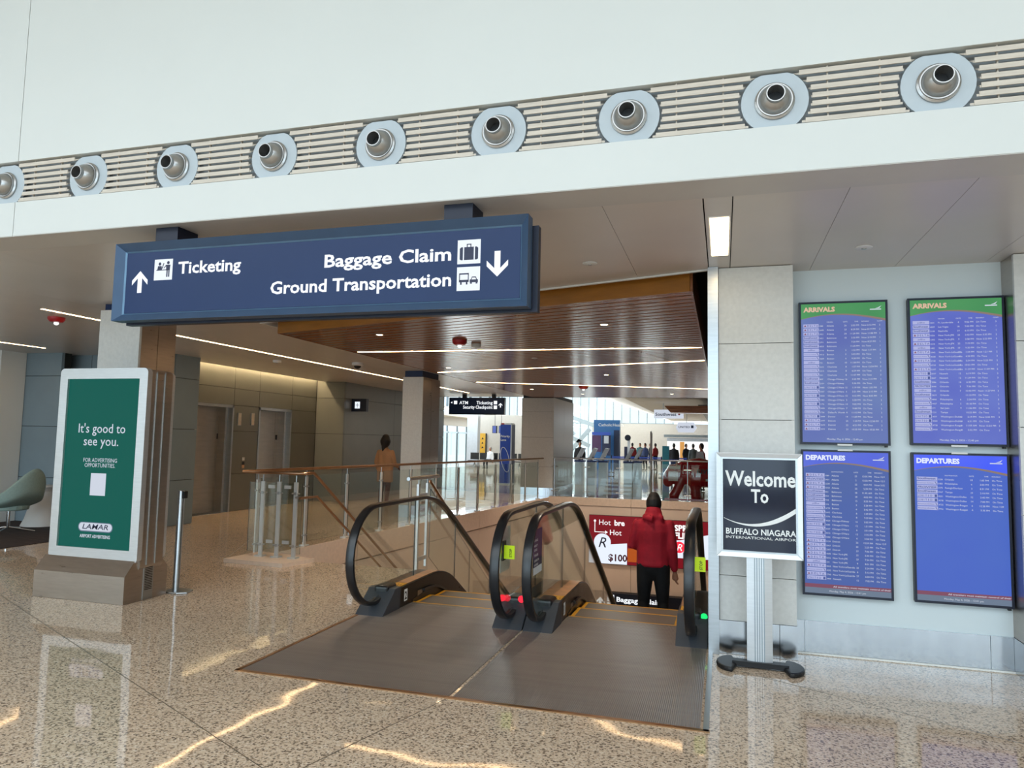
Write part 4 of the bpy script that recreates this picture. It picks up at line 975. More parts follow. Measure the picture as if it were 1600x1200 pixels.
MB().tube([(-4.95, 21.2, RZ+.02), (.1, 21.2, RZ+.02)], .023, 12).build('top_rail', 'steel', g4, smooth=True)
# ================================================================== ADVERTS AND LOWER SIGN IN THE OPENING
def advert(label, x0, x1, z0, z1, draw):
    t = thing('advert_screen', label, 'advertising screen', ((x0+x1)/2, 21.08, z0), 'lit adverts below the far guardrail')
    MB().box(x0, x1, 21.05, 21.098, z0, z1).build('housing', 'black', t); draw(t, x0, x1, z0, z1, 21.046)
def ad1(t, x0, x1, z0, z1, y):
    flat(MB().quad((x0+.01, y, z0+.01), (x1-x0-.02, 0, 0), (0, 0, z1-z0-.02))).build('screen', 'ad_red', t)
    w = flat(MB().poly([(x0+.01, y-.002, z0+.01), (x0+1.12, y-.002, z0+.01), (x0+1.12, y-.002, z0+.62), (x0+.01, y-.002, z0+.5)])).build('white_field', 'ad_white', t)
    flat(MB().quad((x0+1.14, y-.002, z0+.1), (.35, 0, 0), (0, 0, .38))).build('picture', 'ad_orange', t)
    T = MB().text('Hot', (x0+.30, y-.003, z1-.28), .22); T.text('bre', (x0+.75, y-.003, z1-.28), .22, bold=.03); T.text('Hot', (x0+.62, y-.003, z1-.56), .22)
    T.quad((x0+.165, y-.003, z1-.5), (.02, 0, 0), (0, 0, .33)).quad((x0+.165, y-.003, z1-.5), (.33, 0, 0), (0, 0, .02)).poly([(x0+.48, y-.003, z1-.54), (x0+.56, y-.003, z1-.49), (x0+.48, y-.003, z1-.44)])
    T.poly([(x0+.175+.035*math.cos(i*PI/6), y-.003, z1-.17+.035*math.sin(i*PI/6)) for i in range(12)])
    pieces(T, 'lettering', 'ad_text', t)
    c = flat(MB().poly([(x0+.40+.25*math.cos(i*PI/12), y-.004, z0+.62+.25*math.sin(i*PI/12)) for i in range(24)])).build('logo_disc', 'ad_white', t)
    flat(MB().text('R', (x0+.29, y-.006, z0+.47), .42, italic=.3)).build('logo_letter', 'print_dark', c)
    flat(MB().text('$100', (x0+.58, y-.004, z0+.1), .27, bold=.03)).build('price', 'print_maroon', w)
advert('red breakfast advert screen left of the man', -3.8, -1.95, -1.85, -.45, ad1)
def ad2(t, x0, x1, z0, z1, y):
    flat(MB().quad((x0+.01, y, z0+.01), (x1-x0-.02, 0, 0), (0, 0, z1-z0-.02))).build('screen', 'ad_red', t)
    T = MB().text('SPRING', (x0+.58, y-.003, z1-.29), .23, bold=.04); T.text('FLING', (x0+.58, y-.003, z1-.5), .23, bold=.04); pieces(T, 'lettering', 'ad_text', t)
    w = flat(MB().poly([(x0+.55, y-.002, z0+.3), (x1-.01, y-.002, z0+.3), (x1-.01, y-.002, z0+1.05), (x0+.75, y-.002, z0+.8), (x0+.55, y-.002, z0+.78)])).build('white_field', 'ad_white', t)
    flat(MB().poly([(x0+.72+.16*math.cos(i*PI/12), y-.004, z0+.6+.16*math.sin(i*PI/12)) for i in range(24)])).build('logo_disc', 'red_led', w)
    flat(MB().text('R', (x0+.65, y-.006, z0+.5), .28, italic=.3)).build('logo_letter', 'ad_text', w)
advert('dark red spring fling advert screen right of the man', -1.92, -.12, -1.85, -.5, ad2)
ls = thing('lower_sign', 'navy baggage claim sign hanging in the level below', 'sign', (-2.3, 21, -3))
MB().box(-3.58, -.95, 20.9, 21.05, -3.2, -2.64).build('cabinet', 'navy_dark', ls)
T = MB().text('Baggage Claim', (-2.95, 20.897, -2.87), .19, bold=.02, width=1.3); T.text('Ground Transportation', (-2.95, 20.897, -3.1), .19, bold=.02, width=1.95)
T.quad((-3.22, 20.897, -2.88), (.2, 0, 0), (0, 0, .19)); T.quad((-3.22, 20.897, -3.1), (.2, 0, 0), (0, 0, .19)); pieces(T, 'lettering', 'letter_lit', ls); T = MB(); arrow(-3.42, -2.93, .3, 1, 20.897, T); flat(T).build('arrow', 'letter_lit', ls)
# ================================================================== CEILING DEVICES AND LIGHTS
def linear_light(label, a, b, z, w=.042, mt='lamp_linear'):
    a, b = Vector((*a, z)), Vector((*b, z)); t = thing('linear_light', label, 'light', (a+b)/2, 'linear ceiling lights')
    MB().bar(a+Z*.006, b+Z*.006, w+.004, .014).build('housing', 'white_plastic', t); MB().bar(a-Z*.003, b-Z*.003, w, .008).build('diffuser', mt, t)
linear_light('first linear light across the timber canopy', (-5.47, 9.91), (-.28, 10.1), WZ+.005)
linear_light('second linear light across the timber canopy', (-5.46, 13.16), (-.28, 11.66), WZ+.005)
linear_light('third and farthest linear light across the timber canopy', (-5.45, 15.45), (-.3, 17.64), WZ+.005)
linear_light('long linear ceiling light running in front of the elevators', (-7.86, 6.5), (-7.55, 20.7), CZ+.005)
linear_light('linear ceiling light above the lounge chair', (-11.75, 4.8), (-11.47, 9.6), CZ+.005)
pl = thing('panel_light', 'warm square ceiling light above the tiled column', 'light', (-.02, 5.17, CZ))
MB().box(-.088, .052, 4.68, 5.68, CZ-.004, CZ+.004).build('frame', 'white_plastic', pl); MB().box(-.078, .043, 4.7, 5.655, CZ-.007, CZ-.002).build('diffuser', 'lamp_warm', pl)
def disc(label, x, y, z, r=.06, mt='white_plastic', h=.012, name='ceiling_disc', cat='ceiling device'):
    t = thing(name, label, cat, (x, y, z), 'small ceiling devices')
    MB().lathe([(r, -.001), (r, -h*.6), (r*.85, -h)], (x, y, z), Z, 24).build('cover', mt, t, smooth=True); MB().lathe([(r*.3, -h), (r*.25, -h-.006)], (x, y, z), Z, 12).build('centre', 'steel', t); return t
disc('round white ceiling cap above the man in red', -1.045, 5.70, CZ); disc('round white ceiling cap above the flight boards', 1.0, 5.65, CZ)
disc('white smoke detector near the elevator cove', -8.28, 11.84, CZ, .08, h=.05, name='smoke_detector'); 
emit('lamp_down_added', 'ffe0b4', 25)
def added_downlight(label, x, y, w=130):  # canopy lamps added to brighten the stairwell walls
    t = thing('added_downlight', label, 'light', (x, y, WZ), 'added canopy downlights')
    MB().lathe([(.055, .0), (.055, -.004), (.042, -.004), (.04, .0)], (x, y, WZ), Z, 24).build('trim_ring', 'white_plastic', t); MB().lathe([(.039, -.001), (.039, -.002)], (x, y, WZ), Z, 20).build('lens', 'lamp_down_added', t)
    l = bpy.data.lights.new('added_downlight_lamp', 'SPOT'); l.energy = w; l.color = (1, .84, .66); l.spot_size = math.radians(105); l.spot_blend = .6; l.shadow_soft_size = .06
    o = bpy.data.objects.new('added_downlight_lamp', l); COL.objects.link(o); o.parent = t; o.location = (0, 0, -.02)
for lab_, px_, py_ in (('canopy disc with added lamp nearest the tiled column', 944, 507), ('canopy disc with added lamp at left end before the first light line', 593, 523)):
    q_ = onz(px_, py_, WZ); added_downlight(lab_, q_.x, q_.y)  # small white canopy discs, turned into lamps for the well
for lab_, x_, y_ in (('added canopy lamp on left edge past the second light line', -4.9, 12.3), ('added canopy lamp on left edge near the far column', -4.7, 17.6), ('added canopy lamp at the far edge left', -3.7, 19.3), ('added canopy lamp at the far edge right', -1.3, 19.3), ('added canopy lamp at mid canopy above the escalators', -2.2, 13.9)): added_downlight(lab_, x_, y_, 220)  # invented fittings that wash the well walls with light
disc('white detector beside the canopy fire alarm', -3.3, 9.3, WZ, .07, h=.05, name='smoke_detector'); disc('small white sprinkler cap between first two light lines', -2.9, 11.0, WZ, .05)
cm = thing('security_camera', 'white dome camera on ceiling before the middle column', 'camera', (-6.87, 12.44, CZ))
MB().lathe([(.11, 0), (.11, -.05), (.09, -.06)], (-6.87, 12.44, CZ), Z, 24).build('housing', 'white_plastic', cm, smooth=True); MB().lathe([(.07*math.cos(a), -.06-.06*math.sin(a)) for a in (0, .4, .8, 1.2, 1.5)], (-6.87, 12.44, CZ), Z, 20).build('dome', 'black', cm, smooth=True)
for lab, p, z, s in (('red ceiling fire alarm left of the kiosk column', (-8.24, 7.03), CZ, 1), ('red fire alarm on canopy beyond the hanging sign', (-3.41, 8.94), WZ, 1), ('small red fire alarm at the far end of canopy', (-3.2, 16.77), WZ, 1.1)):
    t = thing('fire_alarm', lab, 'fire alarm', (*p, z), 'red ceiling fire alarms')
    MB().lathe([(.1*s, 0), (.1*s, -.03), (.075*s, -.06), (.03*s, -.065)], (*p, z), Z, 28).build('housing', 'red_plastic', t, smooth=True)
    MB().lathe([(.028*s, -.065), (.03*s, -.085), (.015*s, -.1)], (*p, z), Z, 16).build('strobe', 'white_lit', t)
# elevator fittings
for i, (lab, px) in enumerate((('beige hall lantern nearer the first elevator', 373), ('beige hall lantern nearer the second elevator', 393.5))):
    c = onx(px, 655, EX); t = thing('hall_lantern', lab, 'indicator', c, 'hall lanterns between the elevators')
    MB().box(EX, EX+.03, c.y-.055, c.y+.055, c.z-.14, c.z+.14).build('housing', 'steel', t); MB().box(EX+.03, EX+.036, c.y-.045, c.y+.045, c.z-.13, c.z+.13).build('lens', 'white_lit', t) if 0 else MB().box(EX+.03, EX+.036, c.y-.045, c.y+.045, c.z-.13, c.z+.13).build('lens', 'louvre', t)
c = onx(379, 724, EX); t = thing('call_panel', 'elevator call button panel between the two doors', 'button panel', c)
MB().box(EX, EX+.012, c.y-.05, c.y+.05, c.z-.14, c.z+.14).build('plate', 'grey_panel', t)
for dz, mt in ((.1, 'paper'), (.0, 'black'), (-.07, 'copper_deck')): MB().box(EX+.012, EX+.018, c.y-.04, c.y+.04, c.z+dz-.035, c.z+dz+.035).build('button', mt, t)
es = thing('elevator_sign', 'small navy blade sign with a white elevator symbol', 'sign', (-9.3, 17.0, 2.55))
a, b = ony(545, 623, 17.0), ony(572, 643, 17.0)
MB().box(-9.52, b.x, 17.0, 17.12, b.z, a.z).build('cabinet', 'navy_dark', es); m_ = (a+b)/2
q = flat(MB().quad((m_.x-.075, 16.998, m_.z-.09), (.15, 0, 0), (0, 0, .18))).build('symbol', 'icon_lit', es)
flat(MB().quad((m_.x-.05, 16.997, m_.z-.005), (.1, 0, 0), (0, 0, .01)).quad((m_.x-.005, 16.997, m_.z-.07), (.01, 0, 0), (0, 0, .12))).build('symbol_lines', 'print_dark', q)
at = thing('wayfinding_sign', 'small navy hanging sign to ATM and security checkpoint', 'sign', (-7.3, 21.3, 2.8))
a, b = ony(702, 621, 21.3), ony(788, 648, 21.3)
MB().box(a.x, b.x, 21.3, 21.45, b.z, a.z).build('cabinet', 'navy_dark', at); w, h = b.x-a.x, a.z-b.z
MB().box(a.x+.03, b.x-.03, 21.295, 21.3, b.z+.03, a.z-.03).build('face_panel', 'sign_navy', at)
for u in (.27, .8): MB().box(a.x+u*w-.06, a.x+u*w+.06, 21.32, 21.43, a.z, CZ).build('bracket', 'black', at)
T = MB(); yt = 21.292; T.text('ATM', (a.x+.19*w, yt, a.z-.4*h), .145, bold=.015); T.text('Ticketing', (a.x+.79*w, yt, a.z-.4*h), .145, al='R', bold=.015); T.text('Security Checkpoint', (a.x+.79*w, yt, a.z-.66*h), .145, al='R', width=.53*w, bold=.015)
for u, v in ((.12, .3), (.84, .3), (.84, .57)): T.quad((a.x+u*w-.055, yt, a.z-v*h-.055), (.11, 0, 0), (0, 0, .11))
T.poly([(a.x+.03*w, yt, a.z-.3*h), (a.x+.06*w, yt, a.z-.36*h), (a.x+.06*w, yt, a.z-.24*h)]); pieces(T, 'lettering', 'letter_lit', at); T = MB(); arrow(a.x+.93*w, a.z-.45*h, .14, 1, yt, T); flat(T).build('arrow', 'letter_lit', at)
# ================================================================== LOUNGE
ch = thing('lounge_chair', 'teal upholstered swivel lounge chair on chrome star base', 'chair', (-11.3, 9.05, 0), rz=0)
cx, cy = -11.3, 9.05
def shell():      # bucket shell: back to the right (+x), opening to the left
    vs, fs = [], []; nu, nv = 16, 9
    for i in range(nu+1):
        a = -PI*.62+PI*1.24*i/nu
        for j in range(nv+1):
            v = j/nv; hi = .40+(.50*math.exp(-(a/.75)**2)+.17)*v**1.5; r = .10+.32*min(1, v*1.9)+.10*v*math.exp(-(a/.8)**2)+.02*v
            vs.append((cx-.02+r*math.cos(a)*1.05, cy+r*math.sin(a), hi-.03*(1-v)))
    for i in range(nu):
        for j in range(nv): fs.append((i*(nv+1)+j, (i+1)*(nv+1)+j, (i+1)*(nv+1)+j+1, i*(nv+1)+j+1))
    return vs, fs
o = MB().add(*shell()).build('shell', 'chair_teal', ch, smooth='all'); md = o.modifiers.new('solid', 'SOLIDIFY'); md.thickness = .05; md2 = o.modifiers.new('sub', 'SUBSURF'); md2.levels = md2.render_levels = 1
MB().pz([(cx-.38+.36*math.cos(i*PI/10)*(1.2 if math.cos(i*PI/10) < 0 else 1.1), cy+.34*math.sin(i*PI/10)) for i in range(20)] if 0 else [(cx-.1+.36*math.cos(i*PI/10), cy+.31*math.sin(i*PI/10)) for i in range(20)], .36, .45).build('seat_cushion', 'chair_teal', ch, bev=.03, seg=3)
MB().tube([(cx-.03, cy, .05), (cx-.03, cy, .38)], .028, 12).build('stem', 'chrome', ch, smooth=True)
for i in range(4):
    a = PI/4*.6+i*PI/2; MB().tube([(cx-.03, cy, .085), (cx-.03+.2*math.cos(a), cy+.2*math.sin(a), .05), (cx-.03+.42*math.cos(a), cy+.42*math.sin(a), .014)], .014, 8).build('leg', 'chrome', ch, smooth=True)
tb = thing('side_table', 'white conical pedestal table behind the lounge chair', 'table', (-11.55, 9.88, 0))
MB().lathe([(.31, 0), (.31, .01), (.26, .12), (.2, .35), (.19, .6), (.24, .66)], (-11.6, 9.88, 0.008), Z, 32).build('pedestal', 'white_plastic', tb, smooth=True); MB().lathe([(.25, .666), (.26, .69), (.24, .70)], (-11.6, 9.88, .008), Z, 32).build('top', 'white_plastic', tb)
# ================================================================== PEOPLE
def chain(mb, nodes, n=12):
    """tube through nodes (x,y,z,a,b): half widths a (across) and b (front-back), rounded ends"""
    P = [Vector(q[:3]) for q in nodes]; rings = []
    def frame(i):
        t = (P[min(i+1, len(P)-1)]-P[max(i-1, 0)]).normalized(); u = X-t*t.x
        if abs(t.x) > .9: u = Y-t*t.y
        u.normalize(); return t, u, t.cross(u)
    for i, q in enumerate(nodes):
        t, u, v = frame(i); a, b = q[3], q[4]; m = min(a, b)
        if i == 0 and len(q) > 5: rings += [(P[0]-t*.012, a*.9, b*.9, u, v)]
        elif i == 0: rings += [(P[0]-t*m*.85, a*.45, b*.45, u, v), (P[0]-t*m*.5, a*.82, b*.82, u, v)]
        rings.append((P[i], a, b, u, v))
        if i == len(nodes)-1: rings += [(P[i]+t*m*.5, a*.82, b*.82, u, v), (P[i]+t*m*.85, a*.45, b*.45, u, v)]
    vs = []
    for c, a, b, u, v in rings: vs += [c+u*(a*math.cos(2*PI*k/n))+v*(b*math.sin(2*PI*k/n)) for k in range(n)]
    fs = [(j*n+k, j*n+(k+1) % n, (j+1)*n+(k+1) % n, (j+1)*n+k) for j in range(len(rings)-1) for k in range(n)]
    fs += [tuple(range(n))[::-1], tuple(range((len(rings)-1)*n, len(rings)*n))]
    return mb.add(vs, fs)
def blob(name, chains, mt, parent, vox, it=4):
    mb = MB()
    for c in chains: chain(mb, c)
    me = bpy.data.meshes.new('tmp'); me.from_pydata([tuple(v) for v in mb.v], [], mb.f)
    bm = bmesh.new(); bm.from_mesh(me); bmesh.ops.recalc_face_normals(bm, faces=bm.faces); bm.to_mesh(me); bm.free()
    o = bpy.data.objects.new('tmp', me); COL.objects.link(o)
    r = o.modifiers.new('r', 'REMESH'); r.mode = 'VOXEL'; r.voxel_size = vox; s = o.modifiers.new('s', 'SMOOTH'); s.factor = .5; s.iterations = it
    dg = bpy.context.evaluated_depsgraph_get(); nm = bpy.data.meshes.new_from_object(o.evaluated_get(dg))
    bpy.data.objects.remove(o); bpy.data.meshes.remove(me)
    nm.name = name; nm.materials.clear(); nm.materials.append(M[mt]); nm.polygons.foreach_set('use_smooth', [True]*len(nm.polygons))
    o = bpy.data.objects.new(name, nm); COL.objects.link(o); o.parent = parent; BASE[o.name] = Vector(); return o
def hand(c, d, out, s=1.0):
    """palm and five curled fingers from wrist c along d; out = thumb side"""
    c, d, out = Vector(c), Vector(d).normalized(), Vector(out).normalized(); nrm = d.cross(out); ch_ = []
    q = lambda p, a, b: (*p, a, b)
    ch_.append([q(c, .026*s, .02*s), q(c+d*.05*s, .038*s, .017*s), q(c+d*.09*s, .04*s, .015*s)])
    for i, (o, l) in enumerate(((.030, .072), (.010, .08), (-.010, .075), (-.029, .058))):
        b = c+d*.085*s+out*o*s
        ch_.append([q(b, .0095*s, .0095*s), q(b+d*l*.5*s+nrm*.006, .009*s, .009*s), q(b+d*l*.85*s+nrm*.026, .008*s, .008*s)])
    b = c+d*.025*s+out*.03*s
    ch_.append([q(b, .012*s, .012*s), q(b+d*.03*s+out*.022*s+nrm*.008, .0105*s, .0105*s), q(b+d*.06*s+out*.024*s+nrm*.016, .009*s, .009*s)])
    return ch_
def person(label, loc, rz, top, bottom, hairm, skin='skin', H=1.78, vox=.03, arms=None, coat=.92, hair='short', fine=False, hood=False, sit=False, group=None, wide=1.0, legs_mat=None):
    t = thing('person', label, 'person', loc, group, rz=rz if rz else 1e-6); s = H/1.78; S = lambda n: [tuple(v*s for v in q[:5])+tuple(q[5:]) for q in n]
    hip, kn = .93, .50
    fy, ky = (0, 0)
    if sit: legs = lambda sx: [(sx*.09, 0, .93, .085, .09), (sx*.11, .22, .93, .08, .08), (sx*.12, .43, .92, .06, .062), (sx*.12, .45, .72, .055, .06), (sx*.12, .43, .52, .04, .045)]
    else: legs = lambda sx: [(sx*.09, 0, .93, .085, .095), (sx*.1, .01, .72, .075, .085), (sx*.11, .015, .50, .055, .06), (sx*.115, -.02, .34, .055, .06), (sx*.12, -.03, .10, .038, .045)]
    foot = lambda sx: [(sx*.12, -.05+(.43 if sit else 0), .05+(.42 if sit else 0), .04, .045), (sx*.13, .06+(.43 if sit else 0), .04+(.42 if sit else 0), .043, .03), (sx*.135, .15+(.43 if sit else 0), .035+(.42 if sit else 0), .035, .022)]
    if arms is None: arms = {-1: [(-.19, 0, 1.42), (-.25, -.02, 1.13), (-.26, .06, .87)], 1: [(.19, 0, 1.42), (.25, -.02, 1.13), (.26, .06, .87)]}
    torso = [(0, 0, .95, .15, .10), (0, 0, 1.1, .14, .095), (0, 0, 1.28, .165, .11), (0, -.01, 1.42, .15, .085), (0, -.01, 1.50, .06, .06)]
    hy, hz = (.05, -.05) if hood else (0, 0)
    HT = lambda n: [(x, y+hy, z+hz, a, b) for x, y, z, a, b in n]
    head = [(0, -.005, 1.5, .055, .058), (0, .01, 1.56, .055, .06), (0, .025, 1.60, .06, .072), (0, .02, 1.66, .074, .092), (0, .01, 1.715, .072, .09), (0, .005, 1.745, .05, .06)]
    face = [[(0, .10, 1.655, .014, .014), (0, .122, 1.635, .016, .014)], [(-.076, .0, 1.66, .008, .02), (-.08, -.005, 1.63, .008, .015)], [(.076, .0, 1.66, .008, .02), (.08, -.005, 1.63, .008, .015)], [(-.022, .1, 1.605, .008, .006), (.022, .1, 1.605, .008, .006)]]
    body = [S(torso), S(head[:1]+HT(head[1:]))]+[S(HT(c)) for c in face]
    for sx in (-1, 1):
        body.append(S([(x, y, z, a*.86, b*.86) for x, y, z, a, b in legs(sx)])); body.append(S([(x, y, z, a*.8, b*.8) for x, y, z, a, b in foot(sx)]))
        a = [Vector(p) for p in arms[sx]]
        body.append(S([(*a[0], .045, .05), (*a[1], .037, .04), (*a[2], .027, .028)]))
        d = (a[2]-a[1]).normalized(); th = Vector((-sx*.3, 1, 0)) if abs(d.z) > .6 else Vector((0, 0, 1))
        th = (th-d*th.dot(d)).normalized()
        body += [[(x*s, y*s, z*s, aa*s, bb*s) for x, y, z, aa, bb in h] for h in hand(a[2]+d*.02, d, th)]
    blob('body', body, skin, t, vox*.85 if fine else vox)
    tp = [S([(0, 0, coat, .192*wide, .135, 1), (0, 0, coat+.1, .195*wide, .132), (0, 0, 1.16 if coat < 1.1 else 1.3, .19*wide, .128), (0, -.005, 1.32, .20*wide, .132), (0, -.012, 1.40, .18*wide, .112), (0, -.01, 1.455, .125, .09), (0, -.01, 1.49, .08, .08)])]
    for sx in (-1, 1):
        a = [Vector(p) for p in arms[sx]]; w = a[1]+(a[2]-a[1])*.93
        tp.append(S([(*a[0], .06, .066), (*(a[0]+(a[1]-a[0])*.5), .06, .066), (*a[1], .056, .06), (*(a[1]+(w-a[1])*.5), .05, .054), (*w, .043, .045)]))
    if hood: tp += [S([(-.08, -.06, 1.475, .055, .045), (0, -.10, 1.46, .065, .05), (.08, -.06, 1.475, .055, .045)]), S([(0, -.005, 1.46, .115, .105), (0, .01, 1.53, .098, .098)]), S([(0, 0, coat-.01, .197*wide, .14, 1), (0, 0, coat+.03, .197*wide, .138)])]
    blob('jacket' if hood else 'top', tp, top, t, vox)
    pts_ = [S([(0, 0, .86 if not sit else .93, .165, .12), (0, 0, .98, .165, .115)])]
    for sx in (-1, 1): pts_.append(S([(x, y, max(z, .09), a*1.22, b*1.2) for x, y, z, a, b in legs(sx)]))
    blob('trousers', pts_, bottom, t, vox)
    for sx in (-1, 1): blob('shoe', [S(foot(sx))], 'shoe_black', t, min(vox, .02))
    if hair == 'short': hc = [[(0, -.02, 1.59, .072, .066), (0, -.018, 1.65, .09, .094), (0, -.006, 1.71, .09, .102), (0, 0, 1.745, .072, .078)]]
    elif hair == 'curly': hc = [[(0, -.05, 1.50, .06, .05), (0, -.03, 1.58, .13, .11), (0, -.02, 1.68, .15, .14), (0, -.01, 1.76, .11, .11)], [(0, -.1, 1.42, .03, .03), (0, -.08, 1.52, .06, .06)]]
    else: hc = [[(0, -.03, 1.60, .07, .065), (0, -.018, 1.67, .083, .092), (0, -.006, 1.72, .08, .098), (0, 0, 1.755, .06, .07)]]
    blob('hair', [S(HT(c)) for c in hc], hairm, t, vox*.8)
    if fine:
        for sx in (-1, 1): MB().lathe([(.011*math.cos(q), .011*math.sin(q)) for q in (-1.4, -.7, 0, .7, 1.4)], (sx*.03*s, (.093+hy)*s, (1.668+hz)*s), Y, 10).build('eye', 'letter_white', t, smooth=True)
        blob('beard', [S(HT([(-.066, .03, 1.62, .014, .03), (-.045, .075, 1.575, .02, .025), (0, .095, 1.565, .02, .02), (.045, .075, 1.575, .02, .025), (.066, .03, 1.62, .014, .03)]))], hairm, t, .012)
    return t
yman = 8.62
man = person('man in red hooded jacket and black trousers riding down', (-.79, yman, zat(STEP, 8.6)-.04), 1e-6, 'jacket_red', 'trousers_black', 'hair_black', H=1.80, vox=.012, fine=True, hood=True, coat=.93, wide=.99,
             arms={-1: [(-.18, 0, 1.395), (-.25, .01, 1.14), (-.14, .24, 1.08)], 1: [(.18, 0, 1.395), (.222, -.03, 1.13), (.24, .03, .87)]})
person('woman with dark curly hair in a long tan coat', (-8.12, 16.3, 0), -.35, 'coat_tan', 'dress_maroon', 'hair_black', 'skin_dark', H=1.70, vox=.022, coat=.62, hair='curly', wide=1.42, arms={-1: [(-.24, 0, 1.40), (-.33, -.02, 1.12), (-.30, .06, .87)], 1: [(.24, 0, 1.40), (.34, .0, 1.12), (.28, .18, 1.0)]})
by = 42.0; c = ony(766, 716, by)
person('seated man in a white shirt beyond the guardrail', (c.x, by, -.45), PI-.4, 'shirt_white', 'cloth_dark', 'hair_grey', H=1.75, vox=.035, sit=True)
bn = thing('bench_seating', 'row of black waiting seats with the seated man', 'bench', (c.x+.6, by, 0))
for i in range(6):
    x = c.x-1.1+i*.62; sb = MB().box(x-.27, x+.27, by-.3, by+.22, .40, .45).build('seat', 'black', bn); MB().box(x-.27, x+.27, by+.2, by+.27, .5, .92).build('backrest', 'black', bn)
MB().box(c.x-1.4, c.x+2.3, by-.06, by+.04, .33, .39).build('beam', 'steel', bn)
for x in (c.x-1.0, c.x+1.9): MB().bar((x, by-.3, .02), (x, by, .34), .05, .04).build('leg', 'steel', bn); MB().bar((x, by+.3, .02), (x, by, .34), .05, .04).build('leg', 'steel', bn)
c = ony(801, 700, 30); person('person in black standing behind the priority totem', (c.x, 29.5, 0), 1.2, 'cloth_dark', 'cloth_dark', 'hair_black', H=1.75, vox=.035)
crowd = [(1053, 38, 'cloth_dark', 'person in a dark top walking in the ticket hall centre', 0), (1008, 46, 'cloth_blue', 'person in blue left of the tall white post', 2.5), (1024, 48, 'cloth_red', 'person in dark red right of the white post', 1.0), (1083, 40, 'cloth_grey', 'person in grey near the ticket hall shops', .5), (1096, 27, 'cloth_red', 'person in red at the ticket hall right edge', 2.0),
         (1072, 44, 'cloth_dark', 'person in black beside the grey shopper', 4.0), (1000, 50, 'cloth_teal', 'person in teal far left in the queue', 3.0), (1016, 52, 'cloth_dark', 'person in dark clothes farthest back in the queue', 1.5), (988, 47, 'cloth_red', 'person in red beside the round sign', .3), (906, 34, 'cloth_dark', 'person in black behind the first check-in kiosk', 3.3)]
for px, y, mt, lab, rz in crowd:
    c = ony(px, 700, y); person(lab, (c.x, y, 0), rz, mt, 'cloth_dark' if mt != 'cloth_dark' else 'cloth_blue', 'hair_black', H=1.72, vox=.045, group='travellers in the ticket hall')
# ================================================================== TICKET HALL OBJECTS
bi = thing('bison_statue', 'glossy red bison statue behind the far guardrail', 'statue', (-.6, 22.7, 0), rz=1e-6)
BB = [[(-.75, 0, .80, .001, .001)]]
blob('body', [[(-.5, 0, .80, .34, .38), (-.25, 0, .82, .38, .44), (.1, 0, .78, .37, .42), (.6, 0, .70, .33, .33), (1.0, 0, .70, .30, .27)],
              [(-.35, 0, 1.0, .28, .22), (-.1, 0, 1.08, .27, .2), (.25, 0, .98, .22, .2)],
              [(-.55, 0, .92, .26, .28), (-.85, 0, .84, .26, .28), (-1.0, 0, .64, .22, .24), (-1.04, 0, .5, .17, .17)],
              [(-.75, 0, .55, .09, .12), (-.78, 0, .36, .05, .08)],
              [(-.62, -.12, .6, .15, .16), (-.74, -.13, .3, .14, .14), (-.86, -.13, .10, .16, .16)], [(-.3, -.02, .6, .17, .17), (-.22, -.02, .3, .16, .16), (-.2, -.02, .08, .17, .17)],
              [(.85, -.12, .65, .13, .14), (.95, -.13, .35, .08, .09), (.9, -.13, .05, .09, .1)], [(1.05, .12, .6, .12, .14), (1.15, .13, .35, .08, .09), (1.1, .13, .05, .09, .1)],
              [(1.2, 0, .85, .03, .03), (1.3, 0, .6, .025, .025), (1.28, 0, .4, .04, .04)]], 'bison_red', bi, .03, 6)
for s in (-1, 1): blob('horn', [[(-.72, s*.2, 1.0, .04, .04), (-.76, s*.3, 1.04, .03, .03), (-.78, s*.34, 1.14, .012, .012)]], 'louvre', bi, .012)
MB().box(-1.0, -.72, -.30, -.297, .55, .84).build('paper_notice', 'paper', bi); MB().box(-.98, -.66, -.31, -.307, .92, 1.0).build('white_plate', 'paper', bi)
MB().box(-1.12, 1.3, -.38, .38, -.0, .03).build('plinth', 'bison_red', bi)
flat(MB().text('RIVE', (-.15, -.455, .80), .2, bold=.03)).build('lettering', 'bison_dark', bi); MB().box(.1, .6, -.42, -.415, .58, .64).build('white_stripe', 'paper', bi)
tt_ = thing('priority_totem', 'tall blue priority lane totem beyond the left guardrail', 'sign', (-8.0, 26.7, 0))
a, b = ony(782, 661, 26.5), ony(797, 757, 26.5); x0, x1 = a.x, b.x; zt = a.z
MB().box(x0, x1, 26.5, 27.0, .04, zt-.06).build('front_panel', 'totem_blue', tt_); MB().box(x1, x1+.02, 26.5, 27.0, .04, zt-.06).build('side_panel', 'totem_dark', tt_)
MB().box(x1-.01, x1+.035, 26.47, 26.5, 0, zt).build('corner_post', 'aluminium', tt_); MB().box(x0, x1, 26.5, 27, zt-.06, zt).build('top_strip', 'letter_white', tt_)
MB().box(x0+.03, x0+.16, 26.495, 26.5, zt-.055, zt-.005).build('red_mark', 'red_plastic', tt_); MB().box(x0-.02, x1+.03, 26.48, 27.02, 0, .04).build('base', 'aluminium', tt_)
T = MB().text('Priority', (x0+.03, 26.494, zt-.55), .12, bold=.02); T.text('Lane', (x0+.03, 26.494, zt-.69), .12, bold=.02)
lp = [(x0+(x1-x0)*(.5+.42*math.cos(a_)), 26.492, .95+.42*math.sin(a_)-.25*math.cos(a_)*.9) for a_ in [2*PI*i/24 for i in range(25)]]
pieces(T, 'lettering', 'letter_white', tt_); MB().tube(lp, .01, 6).build('line_art', 'letter_white', tt_)
